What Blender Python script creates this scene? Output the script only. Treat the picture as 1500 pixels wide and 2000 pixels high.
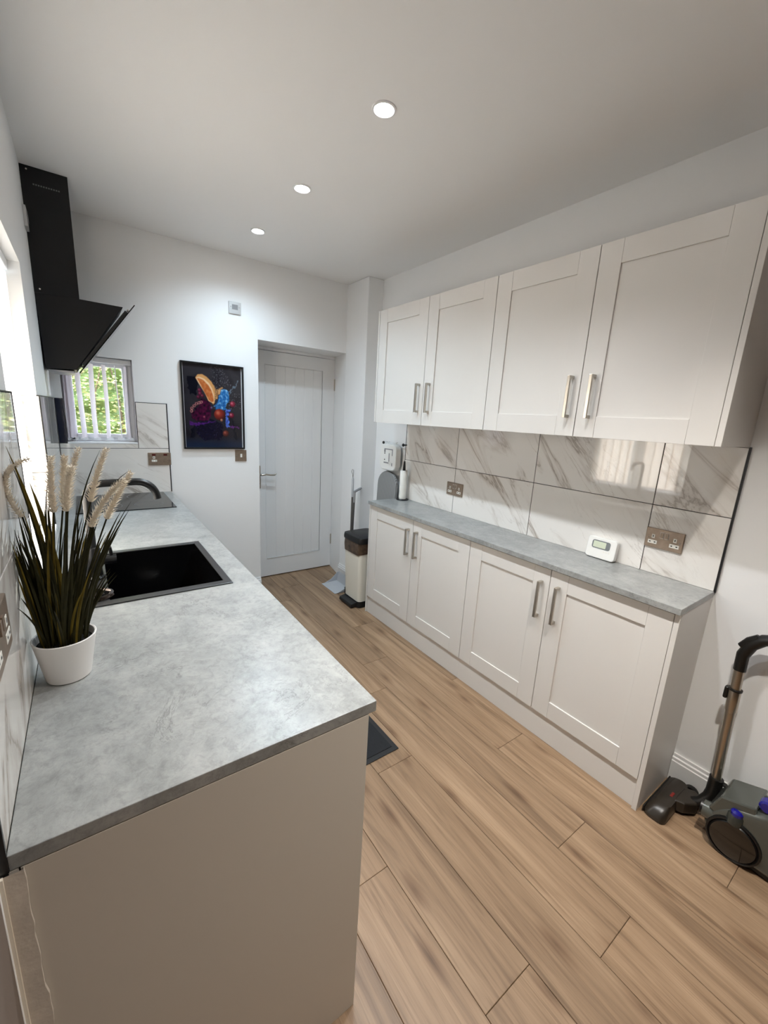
import bpy, bmesh, math, random
from mathutils import Vector, Matrix, noise

for o in list(bpy.data.objects):
    bpy.data.objects.remove(o, do_unlink=True)
SC = bpy.context.scene
COL = SC.collection
R = math.radians
random.seed(7)

# ------------------------------------------------------------------ camera, world, sun, exposure
cam_d = bpy.data.cameras.new('camera')
cam = bpy.data.objects.new('camera', cam_d)
COL.objects.link(cam)
cam_d.sensor_fit = 'HORIZONTAL'; cam_d.sensor_width = 36.0
cam_d.lens = 36.0 * 804.555 / 1500.0
cam_d.clip_start = 0.01; cam_d.clip_end = 200
rx = Vector((0.81419, -0.57805, 0.05436)); uy = Vector((0.08579, 0.21238, 0.97341)); fw = Vector((0.57423, 0.78788, -0.22251))
mw = Matrix.Identity(4)
for i in range(3):
    mw[i][0] = rx[i]; mw[i][1] = uy[i]; mw[i][2] = -fw[i]
mw[0][3], mw[1][3], mw[2][3] = 0.1341, -3.2389, 1.5002
cam.matrix_world = mw
SC.camera = cam

vs = SC.view_settings
SC.display_settings.display_device = 'sRGB'
vs.view_transform = 'Standard'; vs.look = 'None'; vs.gamma = 1.0; vs.use_curve_mapping = False
vs.exposure = 0.62

world = bpy.data.worlds.new('sky'); SC.world = world; world.use_nodes = True
wn = world.node_tree; wn.nodes.clear()
wo = wn.nodes.new('ShaderNodeOutputWorld'); bg = wn.nodes.new('ShaderNodeBackground')
bg.inputs['Color'].default_value = (0.72, 0.86, 1.0, 1); bg.inputs['Strength'].default_value = 9.0
wn.links.new(bg.outputs[0], wo.inputs[0])

sun_d = bpy.data.lights.new('sun', 'SUN'); sun_d.energy = 15.0; sun_d.angle = R(1.0); sun_d.color = (1, 0.92, 0.84)
sun = bpy.data.objects.new('sun', sun_d); COL.objects.link(sun)
sun.rotation_euler = Vector((0.76, 0.20, -0.52)).to_track_quat('-Z', 'Y').to_euler()

# watts and colour of each ceiling downlight, from the door towards and past the camera (cool lamps, then warm ones)
SPOT_W = (32, 36, 37, 47, 124)
SPOT_ANGLE = (150, 132, 120, 112, 100)
SPOT_COLOR = ((0.66, 0.85, 1.0),)*2 + ((0.80, 0.92, 1.0), (0.95, 0.97, 1.0), (1.0, 0.95, 0.87))

# ------------------------------------------------------------------ dimensions (metres)
HL, HR = 0.906, 0.894          # worktop heights left, right
ZC = 2.549                     # ceiling
XR = 2.140                     # right wall plaster
YN = -5.6                      # wall behind the camera
ROOT = {}

# ------------------------------------------------------------------ materials
def srgb(r, g, b):
    f = lambda c: (c/255/12.92) if c/255 <= .04045 else ((c/255+.055)/1.055)**2.4
    return (f(r), f(g), f(b), 1)

def mat(name, col, rough=.5, metal=0.0, spec=.5, coat=0.0, var=0.0, scale=20, bump=0.0, bscale=200, trans=0.0, alpha=1.0):
    m = bpy.data.materials.new(name); m.use_nodes = True
    nt = m.node_tree; b = nt.nodes['Principled BSDF']
    b.inputs['Base Color'].default_value = col
    b.inputs['Roughness'].default_value = rough; b.inputs['Metallic'].default_value = metal
    b.inputs['Specular IOR Level'].default_value = spec
    b.inputs['Coat Weight'].default_value = coat
    b.inputs['Transmission Weight'].default_value = trans
    b.inputs['Alpha'].default_value = alpha
    tc = nt.nodes.new('ShaderNodeTexCoord')
    if var > 0:
        n = nt.nodes.new('ShaderNodeTexNoise'); n.inputs['Scale'].default_value = scale; n.inputs['Detail'].default_value = 5
        nt.links.new(tc.outputs['Object'], n.inputs['Vector'])
        mx = nt.nodes.new('ShaderNodeMixRGB'); mx.blend_type = 'MULTIPLY'; mx.inputs[0].default_value = 1
        rp = nt.nodes.new('ShaderNodeValToRGB')
        rp.color_ramp.elements[0].position = .3; rp.color_ramp.elements[0].color = (1-var, 1-var, 1-var, 1)
        rp.color_ramp.elements[1].position = .7; rp.color_ramp.elements[1].color = (1, 1, 1, 1)
        nt.links.new(n.outputs['Fac'], rp.inputs[0]); mx.inputs[1].default_value = col
        nt.links.new(rp.outputs[0], mx.inputs[2]); nt.links.new(mx.outputs[0], b.inputs['Base Color'])
    if bump > 0:
        n2 = nt.nodes.new('ShaderNodeTexNoise'); n2.inputs['Scale'].default_value = bscale; n2.inputs['Detail'].default_value = 3
        nt.links.new(tc.outputs['Object'], n2.inputs['Vector'])
        bp = nt.nodes.new('ShaderNodeBump'); bp.inputs['Strength'].default_value = bump; bp.inputs['Distance'].default_value = .002
        nt.links.new(n2.outputs['Fac'], bp.inputs['Height']); nt.links.new(bp.outputs[0], b.inputs['Normal'])
    return m

def emis(name, col, s):
    m = bpy.data.materials.new(name); m.use_nodes = True
    nt = m.node_tree; nt.nodes.clear()
    o = nt.nodes.new('ShaderNodeOutputMaterial'); e = nt.nodes.new('ShaderNodeEmission')
    e.inputs[0].default_value = col; e.inputs[1].default_value = s
    nt.links.new(e.outputs[0], o.inputs[0]); return m

M = {}
M['wall'] = mat('wall_paint', srgb(238, 238, 238), .55, bump=.08, bscale=350, spec=.3)
M['ceil'] = mat('ceiling_paint', srgb(242, 241, 240), .8, spec=.2)
M['gloss'] = mat('white_gloss_paint', srgb(232, 232, 232), .3)
M['cab'] = mat('cabinet_foil', srgb(216, 212, 207), .32, spec=.4, bump=.02, bscale=700)
M['panel'] = mat('end_panel_foil', srgb(206, 199, 188), .42, spec=.4)
M['carc'] = mat('carcass_board', srgb(205, 198, 190), .5)
M['chrome'] = mat('brushed_nickel', srgb(190, 184, 174), .28, 1.0)
M['pchrome'] = mat('polished_chrome', srgb(215, 210, 205), .14, 1.0)
M['darkmetal'] = mat('aged_pewter', srgb(164, 146, 130), .38, .7, var=.2, scale=60)
M['black'] = mat('black_satin', srgb(16, 16, 18), .42)
M['hoodblk'] = mat('black_painted_steel', srgb(13, 13, 15), .38, spec=.4)
M['blkglass'] = mat('black_glass', srgb(8, 8, 10), .06)
M['hobglass'] = mat('hob_glass', srgb(22, 23, 27), .12)
M['ring'] = mat('hob_print', srgb(110, 110, 112), .3)
M['grout'] = mat('dark_grout', srgb(52, 48, 46), .8)
M['trim'] = mat('black_trim', srgb(14, 14, 15), .35)
M['sink'] = mat('black_composite', srgb(10, 10, 11), .16, spec=.5, bump=.05, bscale=900)
M['sinkrim'] = mat('black_composite_rim', srgb(48, 47, 47), .32, spec=.6, bump=.05, bscale=900)
M['tap'] = mat('matt_black_metal', srgb(14, 14, 15), .36, spec=.6)
M['pvc'] = mat('white_upvc', srgb(240, 241, 243), .25)
M['plastic'] = mat('white_plastic', srgb(238, 237, 233), .3)
M['pot'] = mat('white_pot_glaze', srgb(236, 232, 228), .38)
M['soil'] = mat('dark_potting_fill', srgb(20, 18, 12), .9, var=.5, scale=80)
M['leafd'] = mat('dark_grass_blade', srgb(50, 47, 18), .7, spec=.2, var=.5, scale=30)
M['leafy'] = mat('olive_grass_blade', srgb(112, 94, 26), .7, spec=.2, var=.4, scale=25)
M['plume'] = mat('cream_plume', srgb(250, 238, 220), .8, var=.08, scale=120)
M['rubber'] = mat('black_rubber', srgb(15, 15, 16), .7)
M['matpile'] = mat('black_mat_pile', srgb(24, 26, 30), .95, var=.5, scale=260, bump=.7, bscale=420)
M['bin'] = mat('ivory_bin_plastic', srgb(226, 222, 210), .38)
M['bag'] = mat('brown_bin_liner', srgb(96, 76, 60), .22, var=.6, scale=26, bump=1.0, bscale=30)
M['pole'] = mat('grey_steel_pole', srgb(110, 108, 106), .35, .7)
M['greyplastic'] = mat('grey_plastic', srgb(178, 180, 184), .45)
M['midgrey'] = mat('mid_grey_plastic', srgb(140, 140, 142), .5)
M['paper'] = mat('paper_towel', srgb(242, 239, 232), .9, bump=.5, bscale=120)
M['sw_w'] = mat('white_switch_insert', srgb(235, 232, 224), .35)
M['hole'] = mat('dark_slot', srgb(14, 13, 12), .7)
M['red'] = mat('red_neon_lens', srgb(82, 14, 12), .3)
M['lcd'] = mat('lcd_pane', srgb(206, 214, 190), .25)
M['lcdframe'] = mat('lcd_surround', srgb(112, 118, 120), .35)
M['plate_w'] = mat('satin_steel_plate', srgb(205, 205, 205), .35, .6)
M['frame'] = mat('black_picture_frame', srgb(10, 10, 12), .3)
M['mount'] = mat('pale_card', srgb(205, 205, 208), .7)
M['vac'] = mat('smoked_grey_plastic', srgb(84, 87, 82), .2, .35, spec=.6, coat=.4)
M['vac2'] = mat('smoked_dark_plastic', srgb(52, 54, 50), .25, .2, coat=.3)
M['vacblk'] = mat('vacuum_black', srgb(13, 12, 11), .35)
M['disc'] = mat('glossy_brown_black', srgb(24, 19, 14), .12, coat=.6)
M['blue'] = mat('blue_button', srgb(22, 20, 118), .15, coat=.5)
M['wand'] = mat('bronze_steel_tube', srgb(176, 168, 156), .28, 1.0)
M['head'] = mat('vacuum_head_plastic', srgb(40, 34, 27), .35)
M['redmark'] = mat('red_mark', srgb(130, 30, 24), .4)
M['raw'] = mat('raw_plaster', srgb(214, 204, 192), .9, var=.15, scale=25, bump=.4, bscale=90)
M['bead'] = mat('pale_edge_bead', srgb(222, 212, 196), .6)
M['wallshade'] = mat('shaded_wall_paint', srgb(120, 108, 100), .8)  # wall paint with the shadow at the camera end put into its colour
M['navy'] = mat('navy_gloss_tile', srgb(22, 27, 46), .08)
M['subfloor'] = mat('dark_underlay', srgb(60, 44, 32), .9)
M['leaf'] = mat('hedge_leaf', srgb(112, 132, 72), .6, var=.5, scale=3)
M['leaf2'] = mat('hedge_leaf_yellow', srgb(164, 162, 108), .6, var=.4, scale=3)
M['twig'] = mat('hedge_twig', srgb(92, 74, 58), .9)
M['dry'] = mat('dry_grass', srgb(150, 136, 84), .95, var=.4, scale=6)
M['paving'] = mat('pale_paving', srgb(176, 172, 164), .9, var=.2, scale=4)
M['glow'] = emis('lamp_glow', (1, .98, .95, 1), 60)
M['darkchrome'] = mat('dark_chrome', srgb(92, 84, 80), .12, 1.0)
M['hoodunder'] = mat('hood_filter_metal', srgb(170, 170, 172), .35, .8)

def glass_mat():
    m = bpy.data.materials.new('window_glass'); m.use_nodes = True
    nt = m.node_tree; nt.nodes.clear()
    o = nt.nodes.new('ShaderNodeOutputMaterial'); mx = nt.nodes.new('ShaderNodeMixShader')
    t = nt.nodes.new('ShaderNodeBsdfTransparent'); g = nt.nodes.new('ShaderNodeBsdfGlossy')
    g.inputs['Roughness'].default_value = .01
    mx.inputs[0].default_value = .06; nt.links.new(t.outputs[0], mx.inputs[1]); nt.links.new(g.outputs[0], mx.inputs[2])
    nt.links.new(mx.outputs[0], o.inputs[0]); return m
M['glass'] = glass_mat()

def blind_mat(name, col, tcol, f):
    m = bpy.data.materials.new(name); m.use_nodes = True
    nt = m.node_tree; nt.nodes.clear()
    o = nt.nodes.new('ShaderNodeOutputMaterial'); mx = nt.nodes.new('ShaderNodeMixShader'); mx.inputs[0].default_value = f
    d = nt.nodes.new('ShaderNodeBsdfDiffuse'); d.inputs[0].default_value = col
    t = nt.nodes.new('ShaderNodeBsdfTranslucent'); t.inputs[0].default_value = tcol
    tc = nt.nodes.new('ShaderNodeTexCoord'); mp = nt.nodes.new('ShaderNodeMapping'); mp.inputs['Scale'].default_value = (60, 60, 1.5)
    n = nt.nodes.new('ShaderNodeTexNoise'); n.inputs['Scale'].default_value = 3
    nt.links.new(tc.outputs['Object'], mp.inputs[0]); nt.links.new(mp.outputs[0], n.inputs['Vector'])
    b = nt.nodes.new('ShaderNodeBump'); b.inputs['Strength'].default_value = .15; b.inputs['Distance'].default_value = .002
    nt.links.new(n.outputs['Fac'], b.inputs['Height']); nt.links.new(b.outputs[0], d.inputs['Normal'])
    nt.links.new(d.outputs[0], mx.inputs[1]); nt.links.new(t.outputs[0], mx.inputs[2]); nt.links.new(mx.outputs[0], o.inputs[0])
    return m
M['slat'] = blind_mat('cream_blind_fabric', srgb(236, 230, 222), srgb(248, 236, 222), .6)
M['slatw'] = blind_mat('white_blind_fabric', srgb(226, 220, 226), srgb(236, 224, 226), .35)

def marble_mat(axis):
    """white gloss tile with grey-brown diagonal veins; axis = the horizontal axis of the wall"""
    m = bpy.data.materials.new('marble_tile_' + axis); m.use_nodes = True
    nt = m.node_tree; b = nt.nodes['Principled BSDF']; L = nt.links
    b.inputs['Roughness'].default_value = .03; b.inputs['Specular IOR Level'].default_value = .95
    tc = nt.nodes.new('ShaderNodeTexCoord'); sx = nt.nodes.new('ShaderNodeSeparateXYZ'); cx = nt.nodes.new('ShaderNodeCombineXYZ')
    L.new(tc.outputs['Object'], sx.inputs[0])
    L.new(sx.outputs[axis], cx.inputs[0]); L.new(sx.outputs['Z'], cx.inputs[1])
    rnd = nt.nodes.new('ShaderNodeObjectInfo'); mul = nt.nodes.new('ShaderNodeMath'); mul.operation = 'MULTIPLY'; mul.inputs[1].default_value = 7
    L.new(rnd.outputs['Random'], mul.inputs[0]); L.new(mul.outputs[0], cx.inputs[2])
    # rotate so that the bands run down to the camera side
    rot = nt.nodes.new('ShaderNodeMapping'); rot.vector_type = 'POINT'
    rot.inputs['Rotation'].default_value = (0, 0, R(-47) if axis == 'Y' else R(35))
    L.new(cx.outputs[0], rot.inputs[0])
    def vein(sc, dist, w0, w1, seed):
        mp = nt.nodes.new('ShaderNodeMapping'); mp.inputs['Scale'].default_value = (sc*.32, sc*1.5, 1); mp.inputs['Location'].default_value = (seed, seed*1.7, seed)
        L.new(rot.outputs[0], mp.inputs[0])
        n = nt.nodes.new('ShaderNodeTexNoise'); n.inputs['Scale'].default_value = 1; n.inputs['Detail'].default_value = 7; n.inputs['Roughness'].default_value = .58
        n.inputs['Distortion'].default_value = dist
        L.new(mp.outputs[0], n.inputs['Vector'])
        s = nt.nodes.new('ShaderNodeMath'); s.operation = 'SUBTRACT'; s.inputs[1].default_value = .5; L.new(n.outputs['Fac'], s.inputs[0])
        a = nt.nodes.new('ShaderNodeMath'); a.operation = 'ABSOLUTE'; L.new(s.outputs[0], a.inputs[0])
        r = nt.nodes.new('ShaderNodeMapRange'); r.inputs['From Min'].default_value = w0; r.inputs['From Max'].default_value = w1
        r.inputs['To Min'].default_value = 1; r.inputs['To Max'].default_value = 0; r.interpolation_type = 'SMOOTHSTEP'
        L.new(a.outputs[0], r.inputs['Value']); return r.outputs[0]
    def patch(sc, lo, hi, seed):
        n = nt.nodes.new('ShaderNodeTexNoise'); n.inputs['Scale'].default_value = sc; n.inputs['Detail'].default_value = 3
        mp = nt.nodes.new('ShaderNodeMapping'); mp.inputs['Scale'].default_value = (.5, 1.2, 1); mp.inputs['Location'].default_value = (seed, seed, seed*.3)
        L.new(rot.outputs[0], mp.inputs[0]); L.new(mp.outputs[0], n.inputs['Vector'])
        r = nt.nodes.new('ShaderNodeMapRange'); r.inputs['From Min'].default_value = lo; r.inputs['From Max'].default_value = hi
        L.new(n.outputs['Fac'], r.inputs['Value']); return r.outputs[0]
    def mult(a, bb):
        x = nt.nodes.new('ShaderNodeMath'); x.operation = 'MULTIPLY'; L.new(a, x.inputs[0])
        if isinstance(bb, float): x.inputs[1].default_value = bb
        else: L.new(bb, x.inputs[1])
        return x.outputs[0]
    def mix(prev, col, fac):
        x = nt.nodes.new('ShaderNodeMixRGB'); L.new(fac, x.inputs[0])
        if isinstance(prev, tuple): x.inputs[1].default_value = prev
        else: L.new(prev, x.inputs[1])
        x.inputs[2].default_value = col; return x.outputs[0]
    c = mix(srgb(236, 232, 227), srgb(196, 186, 176), mult(vein(3.4, .9, .0, .075, 2.1), mult(patch(2.6, .47, .66, 4), .75)))
    c = mix(c, srgb(150, 136, 124), mult(vein(3.4, .9, .0, .018, 2.1), mult(patch(2.6, .48, .64, 4), .7)))
    c = mix(c, srgb(170, 158, 146), mult(vein(6.0, 1.3, .0, .018, 9.3), mult(patch(3.5, .53, .68, 13), .45)))
    L.new(c, b.inputs['Base Color'])
    return m
M['marbleY'] = marble_mat('Y'); M['marbleX'] = marble_mat('X')

def worktop_mat():
    m = bpy.data.materials.new('concrete_laminate'); m.use_nodes = True
    nt = m.node_tree; b = nt.nodes['Principled BSDF']; L = nt.links
    b.inputs['Roughness'].default_value = .29; b.inputs['Specular IOR Level'].default_value = .5
    tc = nt.nodes.new('ShaderNodeTexCoord')
    def nz(s, d, dist=0, rough=.6, stretch=(1, 1, 1)):
        mp = nt.nodes.new('ShaderNodeMapping'); mp.inputs['Scale'].default_value = stretch
        L.new(tc.outputs['Object'], mp.inputs[0])
        n = nt.nodes.new('ShaderNodeTexNoise'); n.inputs['Scale'].default_value = s; n.inputs['Detail'].default_value = d
        n.inputs['Distortion'].default_value = dist; n.inputs['Roughness'].default_value = rough
        L.new(mp.outputs[0], n.inputs['Vector']); return n.outputs['Fac']
    def ramp(f, stops):
        r = nt.nodes.new('ShaderNodeValToRGB')
        while len(r.color_ramp.elements) < len(stops): r.color_ramp.elements.new(.5)
        for e, (p, c) in zip(r.color_ramp.elements, stops): e.position = p; e.color = c
        L.new(f, r.inputs[0]); return r.outputs[0]
    base = ramp(nz(9, 11, .3, .78), [(.30, srgb(126, 127, 126)), (.5, srgb(150, 151, 149)), (.70, srgb(172, 172, 169))])
    fine = ramp(nz(48, 8, .6, .75, (1.15, 1, 1)), [(.34, (.68, .68, .68, 1)), (.52, (1, 1, 1, 1))])
    mx = nt.nodes.new('ShaderNodeMixRGB'); mx.blend_type = 'MULTIPLY'; mx.inputs[0].default_value = .75
    L.new(base, mx.inputs[1]); L.new(fine, mx.inputs[2])
    # scarce cracks
    s = nt.nodes.new('ShaderNodeMath'); s.operation = 'SUBTRACT'; s.inputs[1].default_value = .5; L.new(nz(3.2, 9, 1.2, .7), s.inputs[0])
    a = nt.nodes.new('ShaderNodeMath'); a.operation = 'ABSOLUTE'; L.new(s.outputs[0], a.inputs[0])
    crack = ramp(a.outputs[0], [(0.0, (.45, .45, .45, 1)), (.010, (1, 1, 1, 1))])
    msk = ramp(nz(6, 2), [(.48, (0, 0, 0, 1)), (.60, (.8, .8, .8, 1))])
    m2 = nt.nodes.new('ShaderNodeMixRGB'); m2.blend_type = 'MULTIPLY'; L.new(msk, m2.inputs[0]); L.new(mx.outputs[0], m2.inputs[1]); L.new(crack, m2.inputs[2])
    L.new(m2.outputs[0], b.inputs['Base Color'])
    bp = nt.nodes.new('ShaderNodeBump'); bp.inputs['Strength'].default_value = .12; bp.inputs['Distance'].default_value = .001
    L.new(nz(60, 5), bp.inputs['Height']); L.new(bp.outputs[0], b.inputs['Normal'])
    return m
M['worktop'] = worktop_mat()

def wood_mat():
    m = bpy.data.materials.new('oak_laminate'); m.use_nodes = True
    nt = m.node_tree; b = nt.nodes['Principled BSDF']; L = nt.links
    b.inputs['Roughness'].default_value = .42; b.inputs['Specular IOR Level'].default_value = .4
    tc = nt.nodes.new('ShaderNodeTexCoord'); oi = nt.nodes.new('ShaderNodeObjectInfo')
    off = nt.nodes.new('ShaderNodeVectorMath'); off.operation = 'MULTIPLY_ADD'
    off.inputs[1].default_value = (1, 1, 1)
    cmb = nt.nodes.new('ShaderNodeCombineXYZ'); mm = nt.nodes.new('ShaderNodeMath'); mm.operation = 'MULTIPLY'; mm.inputs[1].default_value = 37
    L.new(oi.outputs['Random'], mm.inputs[0]); L.new(mm.outputs[0], cmb.inputs[0]); L.new(mm.outputs[0], cmb.inputs[1]); L.new(mm.outputs[0], cmb.inputs[2])
    L.new(tc.outputs['Object'], off.inputs[0]); L.new(cmb.outputs[0], off.inputs[2])
    def nz(scale, d, rough=.6, dist=0, s=1):
        mp = nt.nodes.new('ShaderNodeMapping'); mp.inputs['Scale'].default_value = scale
        L.new(off.outputs[0], mp.inputs[0])
        n = nt.nodes.new('ShaderNodeTexNoise'); n.inputs['Scale'].default_value = s; n.inputs['Detail'].default_value = d
        n.inputs['Roughness'].default_value = rough; n.inputs['Distortion'].default_value = dist
        L.new(mp.outputs[0], n.inputs['Vector']); return n.outputs['Fac']
    def ramp(f, stops):
        r = nt.nodes.new('ShaderNodeValToRGB')
        while len(r.color_ramp.elements) < len(stops): r.color_ramp.elements.new(.5)
        for e, (p, c) in zip(r.color_ramp.elements, stops): e.position = p; e.color = c
        L.new(f, r.inputs[0]); return r.outputs[0]
    def mulc(a, bb, f):
        x = nt.nodes.new('ShaderNodeMixRGB'); x.blend_type = 'MULTIPLY'; x.inputs[0].default_value = f
        L.new(a, x.inputs[1]); L.new(bb, x.inputs[2]); return x.outputs[0]
    broad = ramp(nz((15, .9, 1), 5, .6, 1.0), [(.27, srgb(108, 86, 66)), (.46, srgb(138, 112, 87)), (.7, srgb(161, 134, 107))])
    grain = ramp(nz((120, 3.2, 1), 6, .65, .5), [(.33, (.66, .62, .58, 1)), (.52, (1, 1, 1, 1))])
    c = mulc(broad, grain, .7)
    streak = ramp(nz((34, 1.0, 1), 4, .55, 1.6), [(.3, (.68, .63, .58, 1)), (.42, (1, 1, 1, 1))])
    c = mulc(c, streak, .75)
    # knots
    vm = nt.nodes.new('ShaderNodeMapping'); vm.inputs['Scale'].default_value = (6.0, 1.9, 1); L.new(off.outputs[0], vm.inputs[0])
    v = nt.nodes.new('ShaderNodeTexVoronoi'); v.inputs['Scale'].default_value = 1; v.voronoi_dimensions = '2D'; L.new(vm.outputs[0], v.inputs['Vector'])
    kn = ramp(v.outputs['Distance'], [(.0, (.42, .36, .32, 1)), (.07, (.7, .64, .6, 1)), (.16, (1, 1, 1, 1))])
    c = mulc(c, kn, .8)
    tone = nt.nodes.new('ShaderNodeMapRange'); tone.inputs['To Min'].default_value = .9; tone.inputs['To Max'].default_value = 1.06
    L.new(oi.outputs['Random'], tone.inputs['Value'])
    hs = nt.nodes.new('ShaderNodeHueSaturation'); L.new(c, hs.inputs['Color']); L.new(tone.outputs[0], hs.inputs['Value'])
    L.new(hs.outputs[0], b.inputs['Base Color'])
    bp = nt.nodes.new('ShaderNodeBump'); bp.inputs['Strength'].default_value = .1; bp.inputs['Distance'].default_value = .001
    L.new(nz((120, 3.2, 1), 6, .65, .5), bp.inputs['Height']); L.new(bp.outputs[0], b.inputs['Normal'])
    return m
M['wood'] = wood_mat()

def stripes_mat():
    m = bpy.data.materials.new('grey_ribbed_fabric'); m.use_nodes = True
    nt = m.node_tree; b = nt.nodes['Principled BSDF']; b.inputs['Roughness'].default_value = .85
    tc = nt.nodes.new('ShaderNodeTexCoord'); w = nt.nodes.new('ShaderNodeTexWave'); w.wave_type = 'BANDS'; w.bands_direction = 'Y'
    w.inputs['Scale'].default_value = 28; w.inputs['Distortion'].default_value = .6
    nt.links.new(tc.outputs['Object'], w.inputs['Vector'])
    r = nt.nodes.new('ShaderNodeValToRGB'); r.color_ramp.elements[0].color = srgb(112, 112, 112); r.color_ramp.elements[1].color = srgb(160, 160, 160)
    nt.links.new(w.outputs['Fac'], r.inputs[0]); nt.links.new(r.outputs[0], b.inputs['Base Color'])
    return m
M['stripe'] = stripes_mat()

def attr_mat(name):
    m = bpy.data.materials.new(name); m.use_nodes = True
    nt = m.node_tree; b = nt.nodes['Principled BSDF']; b.inputs['Roughness'].default_value = .12
    a = nt.nodes.new('ShaderNodeVertexColor'); a.layer_name = 'print'
    nt.links.new(a.outputs[0], b.inputs['Base Color']); return m
M['print'] = attr_mat('poster_print')

# ------------------------------------------------------------------ mesh helpers
def BM(): return bmesh.new()

def box(bm, x0, x1, y0, y1, z0, z1):
    v = [bm.verts.new(p) for p in ((x0, y0, z0), (x1, y0, z0), (x1, y1, z0), (x0, y1, z0), (x0, y0, z1), (x1, y0, z1), (x1, y1, z1), (x0, y1, z1))]
    for f in ((3, 2, 1, 0), (4, 5, 6, 7), (0, 1, 5, 4), (1, 2, 6, 5), (2, 3, 7, 6), (3, 0, 4, 7)):
        bm.faces.new([v[i] for i in f])
    return bm

def frame_axes(d):
    d = d.normalized(); a = Vector((0, 0, 1)) if abs(d.z) < .9 else Vector((1, 0, 0))
    u = d.cross(a).normalized(); return u, d.cross(u).normalized()

def tube(bm, pts, rad, seg=12, cap=True):
    pts = [Vector(p) for p in pts]; n = len(pts)
    rads = rad if isinstance(rad, (list, tuple)) else [rad]*n
    rings = []; u = None
    for i, p in enumerate(pts):
        d = (pts[min(i+1, n-1)] - pts[max(i-1, 0)])
        if u is None: u, w = frame_axes(d)
        else:
            d.normalize(); u = (u - d*u.dot(d)).normalized(); w = d.cross(u)
        w = d.normalized().cross(u)
        rings.append([bm.verts.new(p + (u*math.cos(2*math.pi*k/seg) + w*math.sin(2*math.pi*k/seg))*rads[i]) for k in range(seg)])
    for a, b in zip(rings, rings[1:]):
        for k in range(seg):
            bm.faces.new((a[k], a[(k+1) % seg], b[(k+1) % seg], b[k]))
    if cap:
        bm.faces.new(rings[0][::-1]); bm.faces.new(rings[-1])
    return bm

def cyl(bm, p0, p1, r0, r1=None, seg=24):
    return tube(bm, [p0, p1], [r0, r0 if r1 is None else r1], seg)

def lathe(bm, c, prof, seg=40, axis='Z'):
    """prof: list of (radius, height); closed if ends have radius 0"""
    rings = []
    for r, h in prof:
        ring = []
        if r < 1e-6:
            ring = [(0, 0, h)]
        else:
            ring = [(r*math.cos(2*math.pi*k/seg), r*math.sin(2*math.pi*k/seg), h) for k in range(seg)]
        if axis == 'X': ring = [(p[2], p[0], p[1]) for p in ring]
        if axis == 'Y': ring = [(p[1], p[2], p[0]) for p in ring]
        rings.append([bm.verts.new(Vector(p) + Vector(c)) for p in ring])
    for a, b in zip(rings, rings[1:]):
        for k in range(seg):
            if len(a) == 1 and len(b) == 1: continue
            if len(a) == 1: bm.faces.new((a[0], b[(k+1) % seg], b[k]))
            elif len(b) == 1: bm.faces.new((a[k], a[(k+1) % seg], b[0]))
            else: bm.faces.new((a[k], a[(k+1) % seg], b[(k+1) % seg], b[k]))
    return bm

def prism(bm, poly, axis, a, b):
    """poly: 2D points; axis 'X' -> (y,z), 'Y' -> (x,z), 'Z' -> (x,y); extruded from a to b"""
    def P(p, t):
        return {'X': (t, p[0], p[1]), 'Y': (p[0], t, p[1]), 'Z': (p[0], p[1], t)}[axis]
    A = [bm.verts.new(P(p, a)) for p in poly]; B = [bm.verts.new(P(p, b)) for p in poly]
    n = len(poly)
    bm.faces.new(A); bm.faces.new(B[::-1])
    for i in range(n):
        bm.faces.new((A[i], B[i], B[(i+1) % n], A[(i+1) % n]))
    return bm

def slab(bm, u0, u1, v0, v1, t0, t1, axis, holes=()):
    """plate in the plane normal to axis with rectangular holes (u0,u1,v0,v1), one connected shell"""
    us = sorted({u0, u1, *[h[0] for h in holes], *[h[1] for h in holes]})
    vs_ = sorted({v0, v1, *[h[2] for h in holes], *[h[3] for h in holes]})
    us = [u for u in us if u0 <= u <= u1]; vs_ = [v for v in vs_ if v0 <= v <= v1]
    def P(u, v, t):
        return {'X': (t, u, v), 'Y': (u, t, v), 'Z': (u, v, t)}[axis]
    V = {}
    def vert(i, j, k):
        if (i, j, k) not in V: V[i, j, k] = bm.verts.new(P(us[i], vs_[j], (t0, t1)[k]))
        return V[i, j, k]
    def solid(i, j):
        if i < 0 or j < 0 or i >= len(us)-1 or j >= len(vs_)-1: return False
        cu = (us[i]+us[i+1])/2; cv = (vs_[j]+vs_[j+1])/2
        return not any(h[0] < cu < h[1] and h[2] < cv < h[3] for h in holes)
    for i in range(len(us)-1):
        for j in range(len(vs_)-1):
            if not solid(i, j): continue
            bm.faces.new([vert(i, j, 0), vert(i, j+1, 0), vert(i+1, j+1, 0), vert(i+1, j, 0)])
            bm.faces.new([vert(i, j, 1), vert(i+1, j, 1), vert(i+1, j+1, 1), vert(i, j+1, 1)])
            if not solid(i-1, j): bm.faces.new([vert(i, j, 0), vert(i, j, 1), vert(i, j+1, 1), vert(i, j+1, 0)])
            if not solid(i+1, j): bm.faces.new([vert(i+1, j, 0), vert(i+1, j+1, 0), vert(i+1, j+1, 1), vert(i+1, j, 1)])
            if not solid(i, j-1): bm.faces.new([vert(i, j, 0), vert(i+1, j, 0), vert(i+1, j, 1), vert(i, j, 1)])
            if not solid(i, j+1): bm.faces.new([vert(i, j+1, 0), vert(i, j+1, 1), vert(i+1, j+1, 1), vert(i+1, j+1, 0)])
    return bm

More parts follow.
